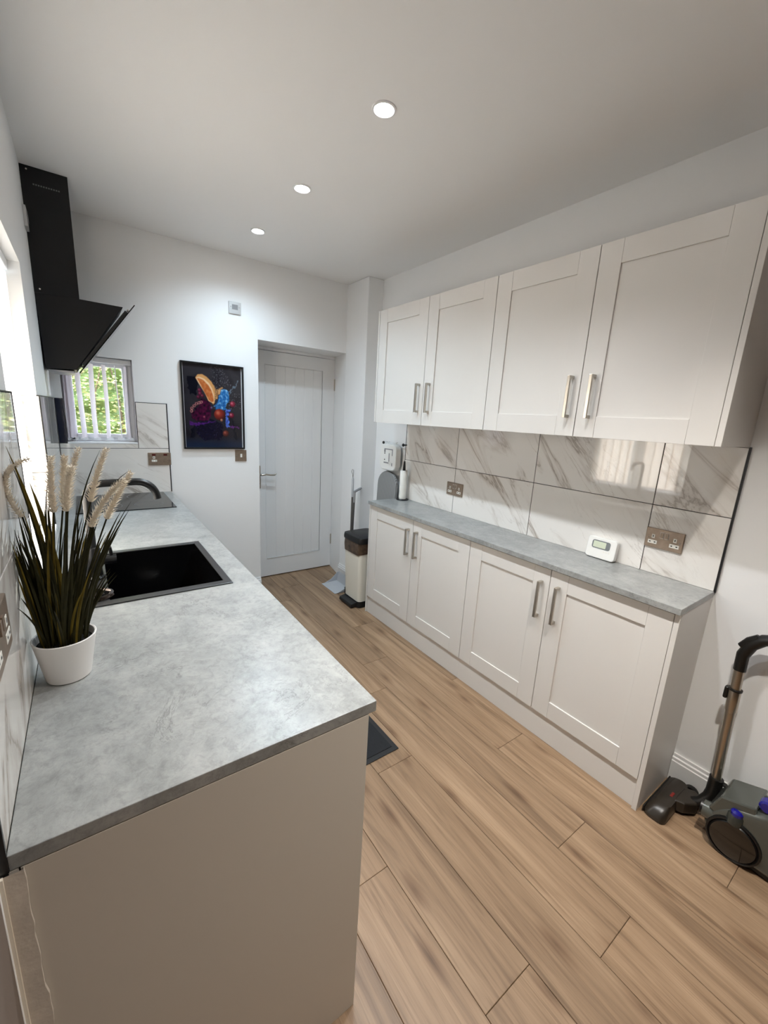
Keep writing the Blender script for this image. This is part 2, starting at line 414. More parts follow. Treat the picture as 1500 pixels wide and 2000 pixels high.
def rrect(w, h, r, n=5, cx=0, cy=0):
    pts = []
    for sx, sy, a0 in ((1, 1, 0), (-1, 1, 90), (-1, -1, 180), (1, -1, 270)):
        for k in range(n+1):
            a = R(a0 + 90*k/n)
            pts.append((cx + sx*(w/2-r) + r*math.cos(a), cy + sy*(h/2-r) + r*math.sin(a)))
    return pts

def root_off(p):
    while p is not None:
        if p.name in ROOT: return ROOT[p.name]
        p = p.parent
    return Vector((0, 0, 0))

def obj(name, bm, material, parent=None, bevel=0.0, smooth=False, loc=None, seg=2):
    bmesh.ops.recalc_face_normals(bm, faces=bm.faces)
    off = Vector(loc) if (loc is not None and parent is None) else root_off(parent)
    loc_in = Vector((0, 0, 0))
    if loc is not None and parent is not None:            # a part with an origin of its own
        loc_in = Vector(loc) - off; off = Vector(loc)
    for v in bm.verts: v.co -= off
    me = bpy.data.meshes.new(name); bm.to_mesh(me); bm.free()
    mats = material if isinstance(material, (list, tuple)) else [material]
    for mm in mats: me.materials.append(mm)
    if smooth:
        for p in me.polygons: p.use_smooth = True
    o = bpy.data.objects.new(name, me); COL.objects.link(o)
    if parent is not None:
        o.parent = parent; o.location = loc_in
    elif loc is not None:
        o.location = loc; ROOT[o.name] = Vector(loc)
    if bevel > 0:
        md = o.modifiers.new('bevel', 'BEVEL'); md.width = bevel; md.segments = seg; md.limit_method = 'ANGLE'; md.angle_limit = R(40)
        md.harden_normals = False
    if smooth:
        md = o.modifiers.new('edges', 'EDGE_SPLIT'); md.split_angle = R(38)
    return o

def tag(o, label, cat, group=None):
    o['label'] = label; o['category'] = cat
    if group: o['group'] = group
    return o

def thing(name, label, cat, loc, group=None):
    o = bpy.data.objects.new(name, None); COL.objects.link(o); o.empty_display_size = .05
    o.location = loc; ROOT[o.name] = Vector(loc)
    return tag(o, label, cat, group)

def struct(name, bm, m, parent=None, **k):
    o = obj(name, bm, m, parent, **k)
    if parent is None: o['kind'] = 'structure'
    return o

def bx(*a): return box(BM(), *a)

# ------------------------------------------------------------------ room shell
WIN_L = (-1.900, -1.075, 0.975, 1.985)      # y0,y1,z0,z1 in the left wall
WIN_E = (0.040, 0.418, 1.242, 1.775)        # x0,x1,z0,z1 in the end wall
DOOR = (1.2425, 2.062, -.05, 2.018)

floor = struct('floor', bx(-.3, 2.4, YN-.1, .5, -.06, -.0075), M['subfloor'])
W = .187; X0 = .105 - W
joint = {3: -2.388, 4: -2.825, 5: -2.06, 6: -2.933, 7: -2.68, 8: -2.25, 9: -1.75, 10: -2.5, 2: -2.2, 1: -2.7, 0: -1.9, 11: -2.9}
for k in range(0, 12):
    xa = .105 + W*k - .0; xb = xa + W
    if k == 0: xa = -.0
    xb = min(xb, XR)
    if xa >= XR: continue
    j = joint.get(k, -2.3) - 1.33*4
    while j < .4:
        a, b = max(j, YN), min(j+1.33, .4)
        if b - a > .02:
            c = ((xa+xb)/2, (a+b)/2, -.004)
            p = obj('plank', bx(xa+.0006, xb-.0006, a+.0006, b-.0006, -.009, 0), M['wood'], floor, loc=c, bevel=.0012, seg=1)
        j += 1.33

ceiling = struct('ceiling', bx(-.3, 2.45, YN-.1, .5, ZC, ZC+.12), M['ceil'])

wall_left = struct('wall_left', slab(BM(), -2.632, .5, -.05, ZC, -.30, -.009, 'X', [WIN_L]), M['wall'])
struct('wall_left_near', bx(-.30, -.0095, YN-.1, -2.632, -.05, ZC), M['wallshade'])  # left wall carried on past the units, its shade painted in brown
wall_end = struct('wall_end', slab(BM(), -.009, 2.062, -.05, ZC, 0, .33, 'Y', [WIN_E, DOOR]), M['wall'])
wall_right = struct('wall_right', bx(XR, XR+.3, YN-.1, .5, -.05, ZC), M['wall'])
# the boxed-in corner beside the door (its door-side face is the splayed door reveal)
struct('wall_corner', prism(BM(), [(2.002, 0.0), (2.002, -.316), (XR+.001, -.316), (XR+.001, .40), (2.056, .40), (2.056, .284)], 'Z', -.02, ZC-.001), M['wall'], bevel=.004)
struct('wall_near', bx(-.3, 2.45, YN-.2, YN, -.05, ZC), M['wallshade'])  # unseen back wall, coloured dark so this end of the room stays dim

def skirt_prof(h, t):
    return [(0, 0), (t, 0), (t, h*.74), (t*.8, h*.77), (t*.8, h*.86), (t*.5, h*.9), (t*.45, h), (0, h)]
def skirting(name, x, y0, y1, h=.13, t=.017):
    bm = BM(); poly = [(x - p[0], p[1]) for p in skirt_prof(h, t)]
    prism(bm, poly, 'Y', y0, y1); return struct(name, bm, M['gloss'])
skirting('baseboard_right', XR, YN, -2.7705)
skirting('baseboard_corner', 2.002, -.316, -.002)
bm = BM(); prism(bm, [(-p[0], p[1]) for p in skirt_prof(.13, .017)], 'X', .60, 1.2425)
struct('baseboard_end', bm, M['gloss'])

# ------------------------------------------------------------------ tiles
def tiles_y(parent, xf, xb, spans, rows, m):          # tiles on a wall facing +-X
    for y0, y1 in spans:
        for z0, z1 in rows:
            c = (xf, (y0+y1)/2, (z0+z1)/2)
            obj('tile', bx(min(xf, xb), max(xf, xb), y0+.0016, y1-.0016, z0+.0016, z1-.0016), m, parent, loc=c, bevel=.0008, seg=1)
def tiles_x(parent, yf, yb, spans, rows, m):
    for x0, x1 in spans:
        for z0, z1 in rows:
            c = ((x0+x1)/2, yf, (z0+z1)/2)
            obj('tile', bx(x0+.0016, x1-.0016, min(yf, yb), max(yf, yb), z0+.0016, z1-.0016), m, parent, loc=c, bevel=.0008, seg=1)

XT = XR - .008
q = [-2.7694, -2.4909, -1.8868, -1.2838, -.735]
tiles_y(wall_right, XT, XR-.001, list(zip(q, q[1:])), [(HR-.0017, 1.1955), (1.1955, 1.4655)], M['marbleY'])
obj('grout_bed', bx(XT+.002, XR+.001, -2.769, -.7355, HR, 1.4650), M['grout'], wall_right)
obj('edge_trim', bx(XT-.0015, XR, -2.7755, -2.7694, HR-.003, 1.4675), M['trim'], wall_right)
obj('edge_trim', bx(XT-.001, XR, -.735, -.7322, HR, 1.4675), M['trim'], wall_right)

# left wall, tile face at x = 0
rowsL = [(HL-.0017, 1.2085), (1.2085, 1.511)]
tiles_y(wall_left, 0, -.008, [(-2.613, -2.014), (-2.014, -1.903)], rowsL, M['marbleY'])
tiles_y(wall_left, 0, -.008, [(-1.072, -.601), (-.601, -.0095)], rowsL, M['marbleY'])
tiles_y(wall_left, 0, -.008, [(-1.903, -1.414), (-1.414, -1.072)], [(HL-.0017, .968)], M['marbleY'])
obj('grout_bed', slab(BM(), -2.612, -.009, HL, 1.5105, -.0095, -.002, 'X', [(-1.902, -1.073, .968, 1.6)]), M['grout'], wall_left)
obj('edge_trim', bx(-.010, .0012, -2.6185, -2.613, HL-.025, 1.5125), M['trim'], wall_left)
obj('edge_trim', bx(-.010, .001, -2.613, -1.901, 1.511, 1.5135), M['trim'], wall_left)
obj('edge_trim', bx(-.010, .001, -1.903, -1.898, .985, 1.5135), M['trim'], wall_left)
obj('edge_trim', bx(-.010, .0015, -1.0765, -1.0685, .985, 1.5135), M['trim'], wall_left)
obj('edge_trim', bx(-.010, .001, -1.0685, -.009, 1.511, 1.5135), M['trim'], wall_left)
# tiled far and near reveals of the left window
tiles_x(wall_left, -1.083, -1.0755, [(-.115, -.001)], [(.99, 1.2085), (1.2085, 1.5105)], M['marbleX'])
tiles_x(wall_left, -1.892, -1.8995, [(-.115, -.001)], [(.99, 1.2085), (1.2085, 1.5105)], M['marbleX'])

# end wall, tile face at y = -.008
tiles_x(wall_end, -.008, -.001, [(.0005, .601)], [(HL-.0017, 1.2105)], M['marbleX'])
tiles_x(wall_end, -.008, -.001, [(.419, .601)], [(1.2105, 1.511)], M['marbleX'])
tiles_x(wall_end, -.008, -.001, [(.0005, .419)], [(1.2105, 1.241)], M['marbleX'])
tiles_x(wall_end, -.008, -.001, [(.0005, .0405)], [(1.241, 1.511)], M['navy'])
obj('grout_bed', slab(BM(), .0005, .6005, HL, 1.5105, -.006, .001, 'Y', [(.041, .4185, 1.2415, 1.6)]), M['grout'], wall_end)
obj('edge_trim', bx(.601, .6055, -.0095, .001, HL, 1.5135), M['trim'], wall_end)
obj('edge_trim', bx(.419, .601, -.0090, .001, 1.511, 1.5130), M['trim'], wall_end)
obj('edge_trim', bx(.4172, .419, -.0090, .001, 1.241, 1.5130), M['trim'], wall_end)

# plaster edge where the run of units stops beside the camera
bm = BM(); pts = []
random.seed(3)
n = 44
for i in range(n+1):
    z = .8805 - .8805*i/n
    pts.append((.010 + .008*noise.noise(Vector((z*9, 0, 3))) + .004*noise.noise(Vector((z*40, 0, 5))) + .003*(.875-z), z))
for i in range(n):
    a, b = pts[i], pts[i+1]
    v = [bm.verts.new(p) for p in ((-.009, -2.6215, a[1]), (a[0]+.006, -2.6215, a[1]), (b[0]+.006, -2.6215, b[1]), (-.009, -2.6215, b[1]),
                                   (-.009, -2.6165, a[1]), (a[0]+.006, -2.6165, a[1]), (b[0]+.006, -2.6165, b[1]), (-.009, -2.6165, b[1]))]
    bm.faces.new(v[:4]); bm.faces.new((v[1], v[5], v[6], v[2]))
bmesh.ops.remove_doubles(bm, verts=bm.verts, dist=1e-5)
struct('trim_1', bm, M['raw'])
struct('trim_2', bx(-.0095, -.005, -2.6255, -2.6205, 0, .8805), M['bead'])

# ------------------------------------------------------------------ windows
def window_y(name, x, y0, y1, z0, z1, fw_=.055, th=.06):
    """window in a wall facing +X, frame centred on x"""
    o = struct(name, slab(BM(), y0, y1, z0, z1, x-th/2, x+th/2, 'X', [(y0+fw_, y1-fw_, z0+fw_, z1-fw_)]), M['pvc'], bevel=.004)
    obj('mullion', bx(x-th/2, x+th/2, (y0+y1)/2-.04, (y0+y1)/2+.04, z0+fw_, z1-fw_), M['pvc'], o, bevel=.004)
    for a, b in ((y0+fw_, (y0+y1)/2-.04), ((y0+y1)/2+.04, y1-fw_)):
        obj('pane', bx(x-.004, x+.004, a, b, z0+fw_, z1-fw_), M['glass'], o)
    return o
w1 = window_y('window_1', -.150, WIN_L[0], WIN_L[1], WIN_L[2]+.005, WIN_L[3])
obj('sill', bx(-.119, .004, WIN_L[0]+.001, WIN_L[1]-.001, WIN_L[2]-.006, WIN_L[2]+.014), M['pvc'], w1, bevel=.004)

x0, x1, z0, z1 = WIN_E
f = .042
w2 = struct('window_2', slab(BM(), x0, x1, z0, z1, .085, .145, 'Y', [(x0+f, x1-f, z0+f, z1-f)]), M['pvc'], bevel=.004)
obj('sash', slab(BM(), x0+f-.012, x1-f+.012, z0+f-.012, z1-f+.012, .07, .092, 'Y', [(x0+f+.014, x1-f-.014, z0+f+.014, z1-f-.014)]), M['pvc'], w2, bevel=.004)
obj('pane', bx(x0+f, x1-f, .108, .116, z0+f, z1-f), M['glass'], w2)
obj('sill', bx(x0+.001, x1-.001, -.0100, .084, z0-.004, z0+.008), M['pvc'], w2, bevel=.002)

# vertical blind in the left window
bl = thing('vertical_blind', 'cream vertical blind drawn across the window beside the sink', 'blind', (-.062, (WIN_L[0]+WIN_L[1])/2, WIN_L[3]))
obj('headrail', bx(-.080, -.044, WIN_L[0]+.006, WIN_L[1]-.006, WIN_L[3]-.036, WIN_L[3]-.002), M['pvc'], bl, bevel=.003)
ys = [WIN_L[0]+.045 + i*.0735 for i in range(11)]
for i, y in enumerate(ys):
    bm = BM(); ang = R(7 + 4*math.sin(i*1.7)); n = 6; hw = .0445
    for zz in (0, 1):
        pass
    rows = []
    zs = [WIN_L[3]-.05, 1.6, 1.3, WIN_L[2]+.035]
    for zi, z in enumerate(zs):
        r_ = []
        for k in range(n+1):
            s = (k/n*2-1); cur = .012*(1-s*s)
            wob = .003*math.sin(z*5+i)
            r_.append(bm.verts.new((-.062 + s*hw*math.sin(ang) + cur*math.cos(ang) + wob, y + s*hw*math.cos(ang) - cur*math.sin(ang), z)))
        rows.append(r_)
    for a, b in zip(rows, rows[1:]):
        for k in range(n): bm.faces.new((a[k], a[k+1], b[k+1], b[k]))
    sl = obj('slat', bm, M['slat'], bl, smooth=True)
    obj('slat_weight', bx(-.064, -.060, y-.030, y+.030, WIN_L[2]+.020, WIN_L[2]+.036), M['pvc'], sl)

# vertical blind in the small end window, slats turned open
bl2 = thing('vertical_blind', 'white vertical blind with open slats in the small far window', 'blind', (.23, .05, z1))
obj('headrail', bx(x0+.006, x1-.004, .028, .058, z1-.034, z1-.006), M['pvc'], bl2, bevel=.003)
xs = [.062, .078, .128, .194, .262, .326, .378]
prev = None
for i, xx in enumerate(xs):
    bm = BM(); ang = R((72, 66, 68, 68, 70, 86, 74)[i]); n = 5; hw = .036; rows = []
    for zi, z in enumerate((z1-.045, 1.6, 1.42, z0+.030)):
        r_ = []
        for k in range(n+1):
            s = (k/n*2-1); cur = .005*(1-s*s); wob = .004*math.sin(z*8+i*2)
            r_.append(bm.verts.new((xx + s*hw*math.cos(ang) + cur*math.sin(ang) + wob, .040 + s*hw*math.sin(ang)*.9, z)))
        rows.append(r_)
    for a, b in zip(rows, rows[1:]):
        for k in range(n): bm.faces.new((a[k], a[k+1], b[k+1], b[k]))
    sl = obj('slat', bm, M['slatw'], bl2, smooth=True)
    bm = BM(); box(bm, xx-.020, xx+.020, .030, .034, z0+.016, z0+.034)
    obj('slat_weight', bm, M['pvc'], sl, bevel=.001)
bm = BM(); tube(bm, [(xs[0]-.005 + t*(xs[-1]-xs[0]), .024, z0+.024 - .006*math.sin(t*math.pi*6)**2) for t in [k/36 for k in range(37)]], .0016, 6)
obj('bottom_chain', bm, M['pvc'], bl2)
bm = BM(); tube(bm, [(xs[0]-.008, .022, z1-.03), (xs[0]-.010, .020, 1.5), (xs[0]-.006, .022, 1.27)], .0016, 6)
obj('pull_cord', bm, M['pvc'], bl2)

# ------------------------------------------------------------------ door
DY = .284
d = struct('door_1', slab(BM(), 1.297, 2.055, .008, 1.990, DY, DY+.040, 'Y', [(1.400, 1.930, .185, 1.879)]), M['gloss'], bevel=.0025)
bw = (1.930-1.400)/6
for i in range(6):
    a = 1.400 + bw*i
    obj('panel_board', bx(a+.0001, a+bw-.0001, DY+.005, DY+.030, .184, 1.880), M['gloss'], d, bevel=.0022, seg=1)
bm = BM()
for (a, b, c, e) in ((1.393, 1.400, .178, 1.886), (1.930, 1.937, .178, 1.886)):
    box(bm, a, b, DY-.004, DY+.012, c, e)
for (c, e) in ((.178, .185), (1.879, 1.886)):
    box(bm, 1.400, 1.930, DY-.004, DY+.012, c, e)
obj('panel_moulding', bm, M['gloss'], d, bevel=.002)
h = obj('handle_plate', bx(1.322, 1.346, DY-.008, DY, .838, 1.038), M['darkmetal'], d, bevel=.003)
bm = BM(); tube(bm, [(1.334, DY-.008, .963), (1.334, DY-.048, .963), (1.345, DY-.054, .963), (1.38, DY-.055, .968), (1.42, DY-.055, .961), (1.455, DY-.054, .960), (1.468, DY-.050, .972)], [.009, .008, .008, .0075, .007, .0085, .008], 12)
obj('lever', bm, M['chrome'], h, smooth=True)
bm = BM(); cyl(bm, (1.334, DY-.010, .885), (1.334, DY-.006, .885), .005, seg=12)
obj('keyhole', bm, M['hole'], h)
for zc in (1.77, .29):
    hg = obj('hinge', bx(2.0475, 2.0555, DY-.010, DY+.004, zc-.05, zc+.05), M['chrome'], d)
    bm = BM(); cyl(bm, (2.0545, DY-.008, zc-.052), (2.0545, DY-.008, zc+.052), .005, seg=10)
    obj('hinge_pin', bm, M['chrome'], hg, smooth=True)
struct('trim_3', bx(1.25, 1.296, DY, DY+.044, 0, 2.017), M['gloss'])
struct('trim_4', bx(1.297, 2.055, DY+.004, DY+.046, 1.994, 2.017), M['gloss'])
struct('trim_5', bx(1.2425, 2.10, .42, .46, -.05, 2.05), M['hole'])

# ------------------------------------------------------------------ cabinets
def shaker_door(parent, xf, sgn, y0, y1, z0, z1, hy, hz, hname='handle', t=.019, st=.085):
    """door whose face is the plane x=xf, body going in direction sgn away from the viewer"""
    g = .0016
    y0 += g; y1 -= g
    X = lambda a, b: (min(xf+sgn*a, xf+sgn*b), max(xf+sgn*a, xf+sgn*b))
    a, b = X(.0065, t-.003)
    d_ = obj('door', bx(a, b, y0+st-.002, y1-st+.002, z0+st-.002, z1-st+.002), M['cab'], parent)
    a, b = X(0, t)
    for ya, yb in ((y0, y0+st), (y1-st, y1)): obj('stile', bx(a, b, ya, yb, z0, z1), M['cab'], d_, bevel=.0012)
    a, b = X(0.0004, t)
    for za, zb_ in ((z1-st, z1), (z0, z0+st)): obj('rail', bx(a, b, y0+st+.0004, y1-st-.0004, za, zb_), M['cab'], d_, bevel=.0010)
    if hy is not None:
        hz0, hz1 = hz; wd = .0065; pr = .032
        bm = BM(); a, b = X(-pr, -pr+.010)
        box(bm, a, b, hy-wd, hy+wd, hz0, hz1)
        for c in (hz0, hz1-.013):
            a2, b2 = X(-pr+.010, 0.0005)
            box(bm, a2, b2, hy-wd, hy+wd, c, c+.013)
        obj(hname, bm, M['chrome'], d_, bevel=.0012)
    return d_

XD = 1.8235
def wall_unit(yl, yr, label, end=None):
    t = thing('wall_cabinet', label, 'cabinet', ((XD+XR)/2, (yl+yr)/2, 1.467), 'shaker wall cabinets over the right worktop')
    obj('carcass', bx(XD+.021, XR, yr+.0004, yl-.0004, 1.4685, 2.1975), M['carc'], t)
    ym = (yl+yr)/2
    shaker_door(t, XD, 1, ym, yl, 1.467, 2.199, ym+.038, (1.543, 1.715))
    shaker_door(t, XD, 1, yr, ym, 1.467, 2.199, ym-.056, (1.543, 1.715))
    return t
wa = wall_unit(-.754, -1.7525, 'pale grey two-door wall cabinet over the paper roll, nearer the white door')
wb = wall_unit(-1.7525, -2.751, 'pale grey two-door wall cabinet nearer the camera, above the wall thermostat')
obj('end_panel', bx(XD-.001, XR, -2.7695, -2.7514, 1.467, 2.199), M['cab'], wb, bevel=.001)
obj('end_panel', bx(XD-.001, XR, -.7537, -.738, 1.467, 2.199), M['cab'], wa, bevel=.001)

def base_unit(yl, yr, label):
    t = thing('base_cabinet', label, 'cabinet', ((XD+XR)/2, (yl+yr)/2, 0), 'shaker base cabinets under the right worktop')
    obj('carcass', bx(XD+.021, XR-.0005, yr+.0004, yl-.0004, .1365, HR-.0262), M['carc'], t)
    ym = (yl+yr)/2
    shaker_door(t, XD, 1, ym, yl, .1376, .8615, ym+.040, (.617, .798))
    shaker_door(t, XD, 1, yr, ym, .1376, .8615, ym-.048, (.617, .798))
    obj('plinth', bx(1.833, 1.849, yr+.0004, yl-.0004, .001, .1355), M['cab'], t)
    return t
ba = base_unit(-.754, -1.7525, 'cream two-door base cabinet beside the pedal bin, farther from the camera')
bb = base_unit(-1.7525, -2.751, 'cream two-door base cabinet nearer the camera, beside the vacuum cleaner')
obj('end_panel', bx(XD-.001, XR-.0005, -2.7695, -2.7514, 0, HR-.026), M['cab'], bb, bevel=.001)
obj('end_panel', bx(XD-.001, XR-.0005, -.7537, -.738, 0, HR-.026), M['cab'], ba, bevel=.001)

tag(obj('worktop', bx(1.806, XR-.0085, -2.7715, -.738, HR-.025, HR), M['worktop'], bevel=.0015, loc=(1.97, -1.75, HR-.025)),
    'narrow grey concrete-look worktop on the cream base cabinets under the marble tiles', 'worktop')

# left run
lc = thing('base_cabinet', 'long cabinet run with plain greige end panel under the sink worktop', 'cabinet', (.29, -1.3, 0))
obj('end_panel', bx(.012, .5785, -2.6160, -2.5980, .0, HL-.0262), M['panel'], lc, bevel=.001)
obj('scribe_panel', bx(.0, .0100, -2.6162, -2.600, .0, HL-.0262), M['carc'], lc)
obj('carcass', slab(BM(), .015, .5585, -2.5975, -.02, .136, HL-.0265, 'Z', [(.09, .512, -1.856, -1.300)]), M['carc'], lc)
yy = [-2.5975, -2.10, -1.60, -1.10, -.60, -.10]
for i in range(5):
    shaker_door(lc, .5785, -1, yy[i], yy[i+1], .1376, .8740, (yy[i]+.05) if i % 2 else (yy[i+1]-.05), (.62, .80))
obj('plinth', bx(.53, .546, -2.5975, -.02, .001, .1355), M['cab'], lc)

SINK = (.094, .512, -1.846, -1.304)
tag(obj('worktop', slab(BM(), .0005, .5965, -2.6165, -.0090, HL-.025, HL, 'Z', [(SINK[0]+.01, SINK[1]-.01, SINK[2]+.01, SINK[3]-.01)]), M['worktop'], bevel=.0012, loc=(.3, -1.3, HL-.025)),
    'deep grey concrete-look worktop in front, holding the black sink and the hob', 'worktop')

# ------------------------------------------------------------------ sink, tap, hob
s = thing('sink', 'square black inset sink with dark rim in the near worktop', 'sink', (.30, -1.57, HL-.19))
BO = (.152, .488, -1.812, -1.334)
obj('rim', slab(BM(), SINK[0], SINK[1], SINK[2], SINK[3], HL+.0003, HL+.0045, 'Z', [BO]), M['sinkrim'], s, bevel=.002)
bm = BM()
t = .006; zb = HL-.19
slab(bm, BO[0]-t, BO[1]+t, BO[2]-t, BO[3]+t, zb, HL+.0002, 'Z', [BO])
box(bm, BO[0]-t, BO[1]+t, BO[2]-t, BO[3]+t, zb-.008, zb-.0002)
obj('bowl', bm, M['sink'], s)
bm = BM(); lathe(bm, ((BO[0]+BO[1])/2, (BO[2]+BO[3])/2, zb), [(0, .003), (.030, .003), (.040, .004), (.044, .001), (.044, -.0001), (0, -.0001)], 28)
obj('drain', bm, M['chrome'], s, smooth=True)

tp = thing('tap', 'matt black swan-neck mixer tap on the ledge of the black sink', 'tap', (.120, -1.60, HL+.0045))
bm = BM(); lathe(bm, (.120, -1.60, HL+.0047), [(0, 0), (.030, 0), (.030, .006), (.024, .012), (.0225, .05), (.0225, .105), (.018, .112), (0, .112)], 28)
obj('body', bm, M['tap'], tp, smooth=True)
pts = [(.120, -1.60, HL+.10), (.120, -1.60, 1.19)]
for k in range(1, 8):
    a = R(90*k/7); pts.append((.120+.045*(1-math.cos(a)), -1.60, 1.192+.045*math.sin(a)))
pts += [(.20, -1.60, 1.238), (.26, -1.60, 1.239)]
for k in range(1, 9):
    a = R(78*k/8); pts.append((.262+.062*math.sin(a), -1.60, 1.239-.062*(1-math.cos(a))))
pts.append((pts[-1][0]+.003, -1.60, pts[-1][2]-.014))
bm = BM(); tube(bm, pts, .0125, 16)
obj('spout', bm, M['tap'], tp, smooth=True)
bm = BM(); cyl(bm, (.136, -1.60, .972), (.186, -1.60, .972), .0155, seg=20)
lv = obj('handle', bm, M['tap'], tp, smooth=True)
bm = BM(); tube(bm, [(.172, -1.60, .985), (.170, -1.605, 1.008), (.168, -1.612, 1.020)], [.006, .0055, .0055], 10)
obj('lever', bm, M['tap'], lv, smooth=True)

bm = BM(); lathe(bm, (.122, -1.770, HL+.0047), [(0, 0), (.045, 0), (.046, .004), (.043, .010), (.036, .012), (.030, .008), (.016, .009), (.013, .019), (0, .020)], 32)
tag(obj('sink_strainer', bm, M['darkchrome'], smooth=True, loc=(.122, -1.770, HL+.0047)), 'round dark chrome sink strainer resting on the ledge beside the black tap', 'strainer')

hb = thing('hob', 'black glass hob set into the far end of the near worktop', 'hob', (.30, -.29, HL))
obj('glass_top', bx(.055, .546, -.552, -.030, HL+.0003, HL+.0055), M['hobglass'], hb, bevel=.0015)
for cx_, cy_, r_ in ((.415, -.42, .075), (.18, -.42, .095), (.415, -.16, .095), (.18, -.16, .075)):
    bm = BM(); lathe(bm, (cx_, cy_, HL+.0056), [(r_, 0), (r_+.0022, 0), (r_+.0022, .0002), (r_, .0002), (r_, 0)], 48)
    obj('zone_ring', bm, M['ring'], hb)

# ------------------------------------------------------------------ extractor hood
HY0, HY1 = -.442, -.142
hd = thing('cooker_hood', 'tall black angled extractor hood on the left wall over the hob', 'cooker hood', (.0, -.29, 1.652))
obj('flue', bx(-.009, .169, HY0, HY1, 2.006, ZC-.0005), M['hoodblk'], hd, bevel=.0015)
bm = BM(); prism(bm, [(0, 1.652), (.126, 1.658), (.358, 2.004), (.172, 2.0075), (-.0085, 2.0075)], 'Y', HY0-.0003, HY1+.0003)
body = obj('body', bm, M['hoodblk'], hd, bevel=.0015)
tx, tz = .585, .811
gx0, gz0 = .1365, 1.6445
bm = BM(); L_ = .469
nx, nz_ = .811, -.585
prism(bm, [(gx0, gz0), (gx0+tx*L_, gz0+tz*L_), (gx0+tx*L_+nx*.005, gz0+tz*L_+nz_*.005), (gx0+nx*.005, gz0+nz_*.005)], 'Y', HY0-.006, HY1+.006)
obj('glass_panel', bm, M['blkglass'], hd, bevel=.001)
bm = BM()
for c0, c1, th in ((.045, .415, .007),):
    for ya, yb in ((HY0+.004, HY0+.020), (HY1-.020, HY1-.004)):
        bm = BM(); prism(bm, [(gx0+tx*c0-nx*.0005, gz0+tz*c0-nz_*.0005), (gx0+tx*c1-nx*.0005, gz0+tz*c1-nz_*.0005), (gx0+tx*c1-nx*.0155, gz0+tz*c1-nz_*.0155), (gx0+tx*c0-nx*.0155, gz0+tz*c0-nz_*.0155)], 'Y', ya, yb)
        obj('hinge_rail', bm, M['black'], hd)
for c in (.035, .425):
    bm = BM(); cyl(bm, (gx0+tx*c-nx*.006, HY0+.002, gz0+tz*c-nz_*.006), (gx0+tx*c-nx*.006, HY0+.03, gz0+tz*c-nz_*.006), .005, seg=12)
    obj('hinge_bolt', bm, M['pchrome'], hd, smooth=True)
obj('filter_plate', bx(.008, .118, HY0+.01, HY1-.01, 1.640, 1.6515), M['hoodunder'], hd, bevel=.002)
for k in range(11):
    obj('vent_slot', bx(.034 + k*.0094, .040 + k*.0094, HY0-.0012, HY0+.001, 2.4735, 2.4795), M['ring'], hd)
for x_, z_ in ((.016, 2.532), (.014, 2.023)):
    bm = BM(); cyl(bm, (x_, HY0-.002, z_), (x_, HY0+.001, z_), .0038, seg=12)
    obj('screw', bm, M['pchrome'], hd)

# ------------------------------------------------------------------ electrical plates
def plate(name, label, cat, c, w, h, facing, m, group=None, t=.007):
    """facing: '-X','+X','-Y'; c = centre on the wall surface. returns (thing, place) where place(u,v,...) makes boxes on the face"""
    th = thing(name, label, cat, c, group)
    def B(u0, u1, v0, v1, d0, d1):
        if facing == '-X': return (c[0]-d1, c[0]-d0, c[1]-u1, c[1]-u0, c[2]+v0, c[2]+v1)
        if facing == '+X': return (c[0]+d0, c[0]+d1, c[1]+u0, c[1]+u1, c[2]+v0, c[2]+v1)
        return (c[0]+u0, c[0]+u1, c[1]-d1, c[1]-d0, c[2]+v0, c[2]+v1)
    obj('faceplate', bx(*B(-w/2, w/2, -h/2, h/2, 0, t)), m, th, bevel=.002)
    def put(nm, u0, u1, v0, v1, mm, d=.0009, parent=None, bev=.0008, base=t):
        return obj(nm, bx(*B(u0, u1, v0, v1, base-.001, base+d)), mm, parent or th, bevel=bev)
    return th, put
def screw_on(put, u, v): put('screw', u-.0022, u+.0022, v-.0022, v+.0022, M['pchrome'])

def double_socket(label, c):
    th, put = plate('double_socket', label, 'socket', c, .146, .086, '-X', M['darkmetal'], 'pewter double sockets on the right-hand tiles')
    for s_ in (-1, 1):
        u = s_*.042
        e = put('earth_insert', u-.0065, u+.0065, -.002, .016, M['sw_w'])
        put('earth_slot', u-.002, u+.002, .003, .012, M['hole'], .0012, e)
        e = put('pin_insert', u-.018, u+.018, -.026, -.010, M['sw_w'])
        put('pin_slot', u-.013, u-.006, -.0205, -.0155, M['hole'], .0012, e)
        put('pin_slot', u+.006, u+.013, -.0205, -.0155, M['hole'], .0012, e)
        u = s_*.0095
        e = put('switch_surround', u-.0075, u+.0075, .004, .031, M['sw_w'], .0008)
        put('rocker', u-.006, u+.006, .006, .029, M['darkmetal'], .003, e)
        screw_on(put, s_*.0605, 0.0)
double_socket('pewter double socket on the marble tiles beside the paper roll', (XT, -1.295, 1.058))
double_socket('pewter double socket on the marble tiles beside the white thermostat', (XT, -2.5625, 1.053))

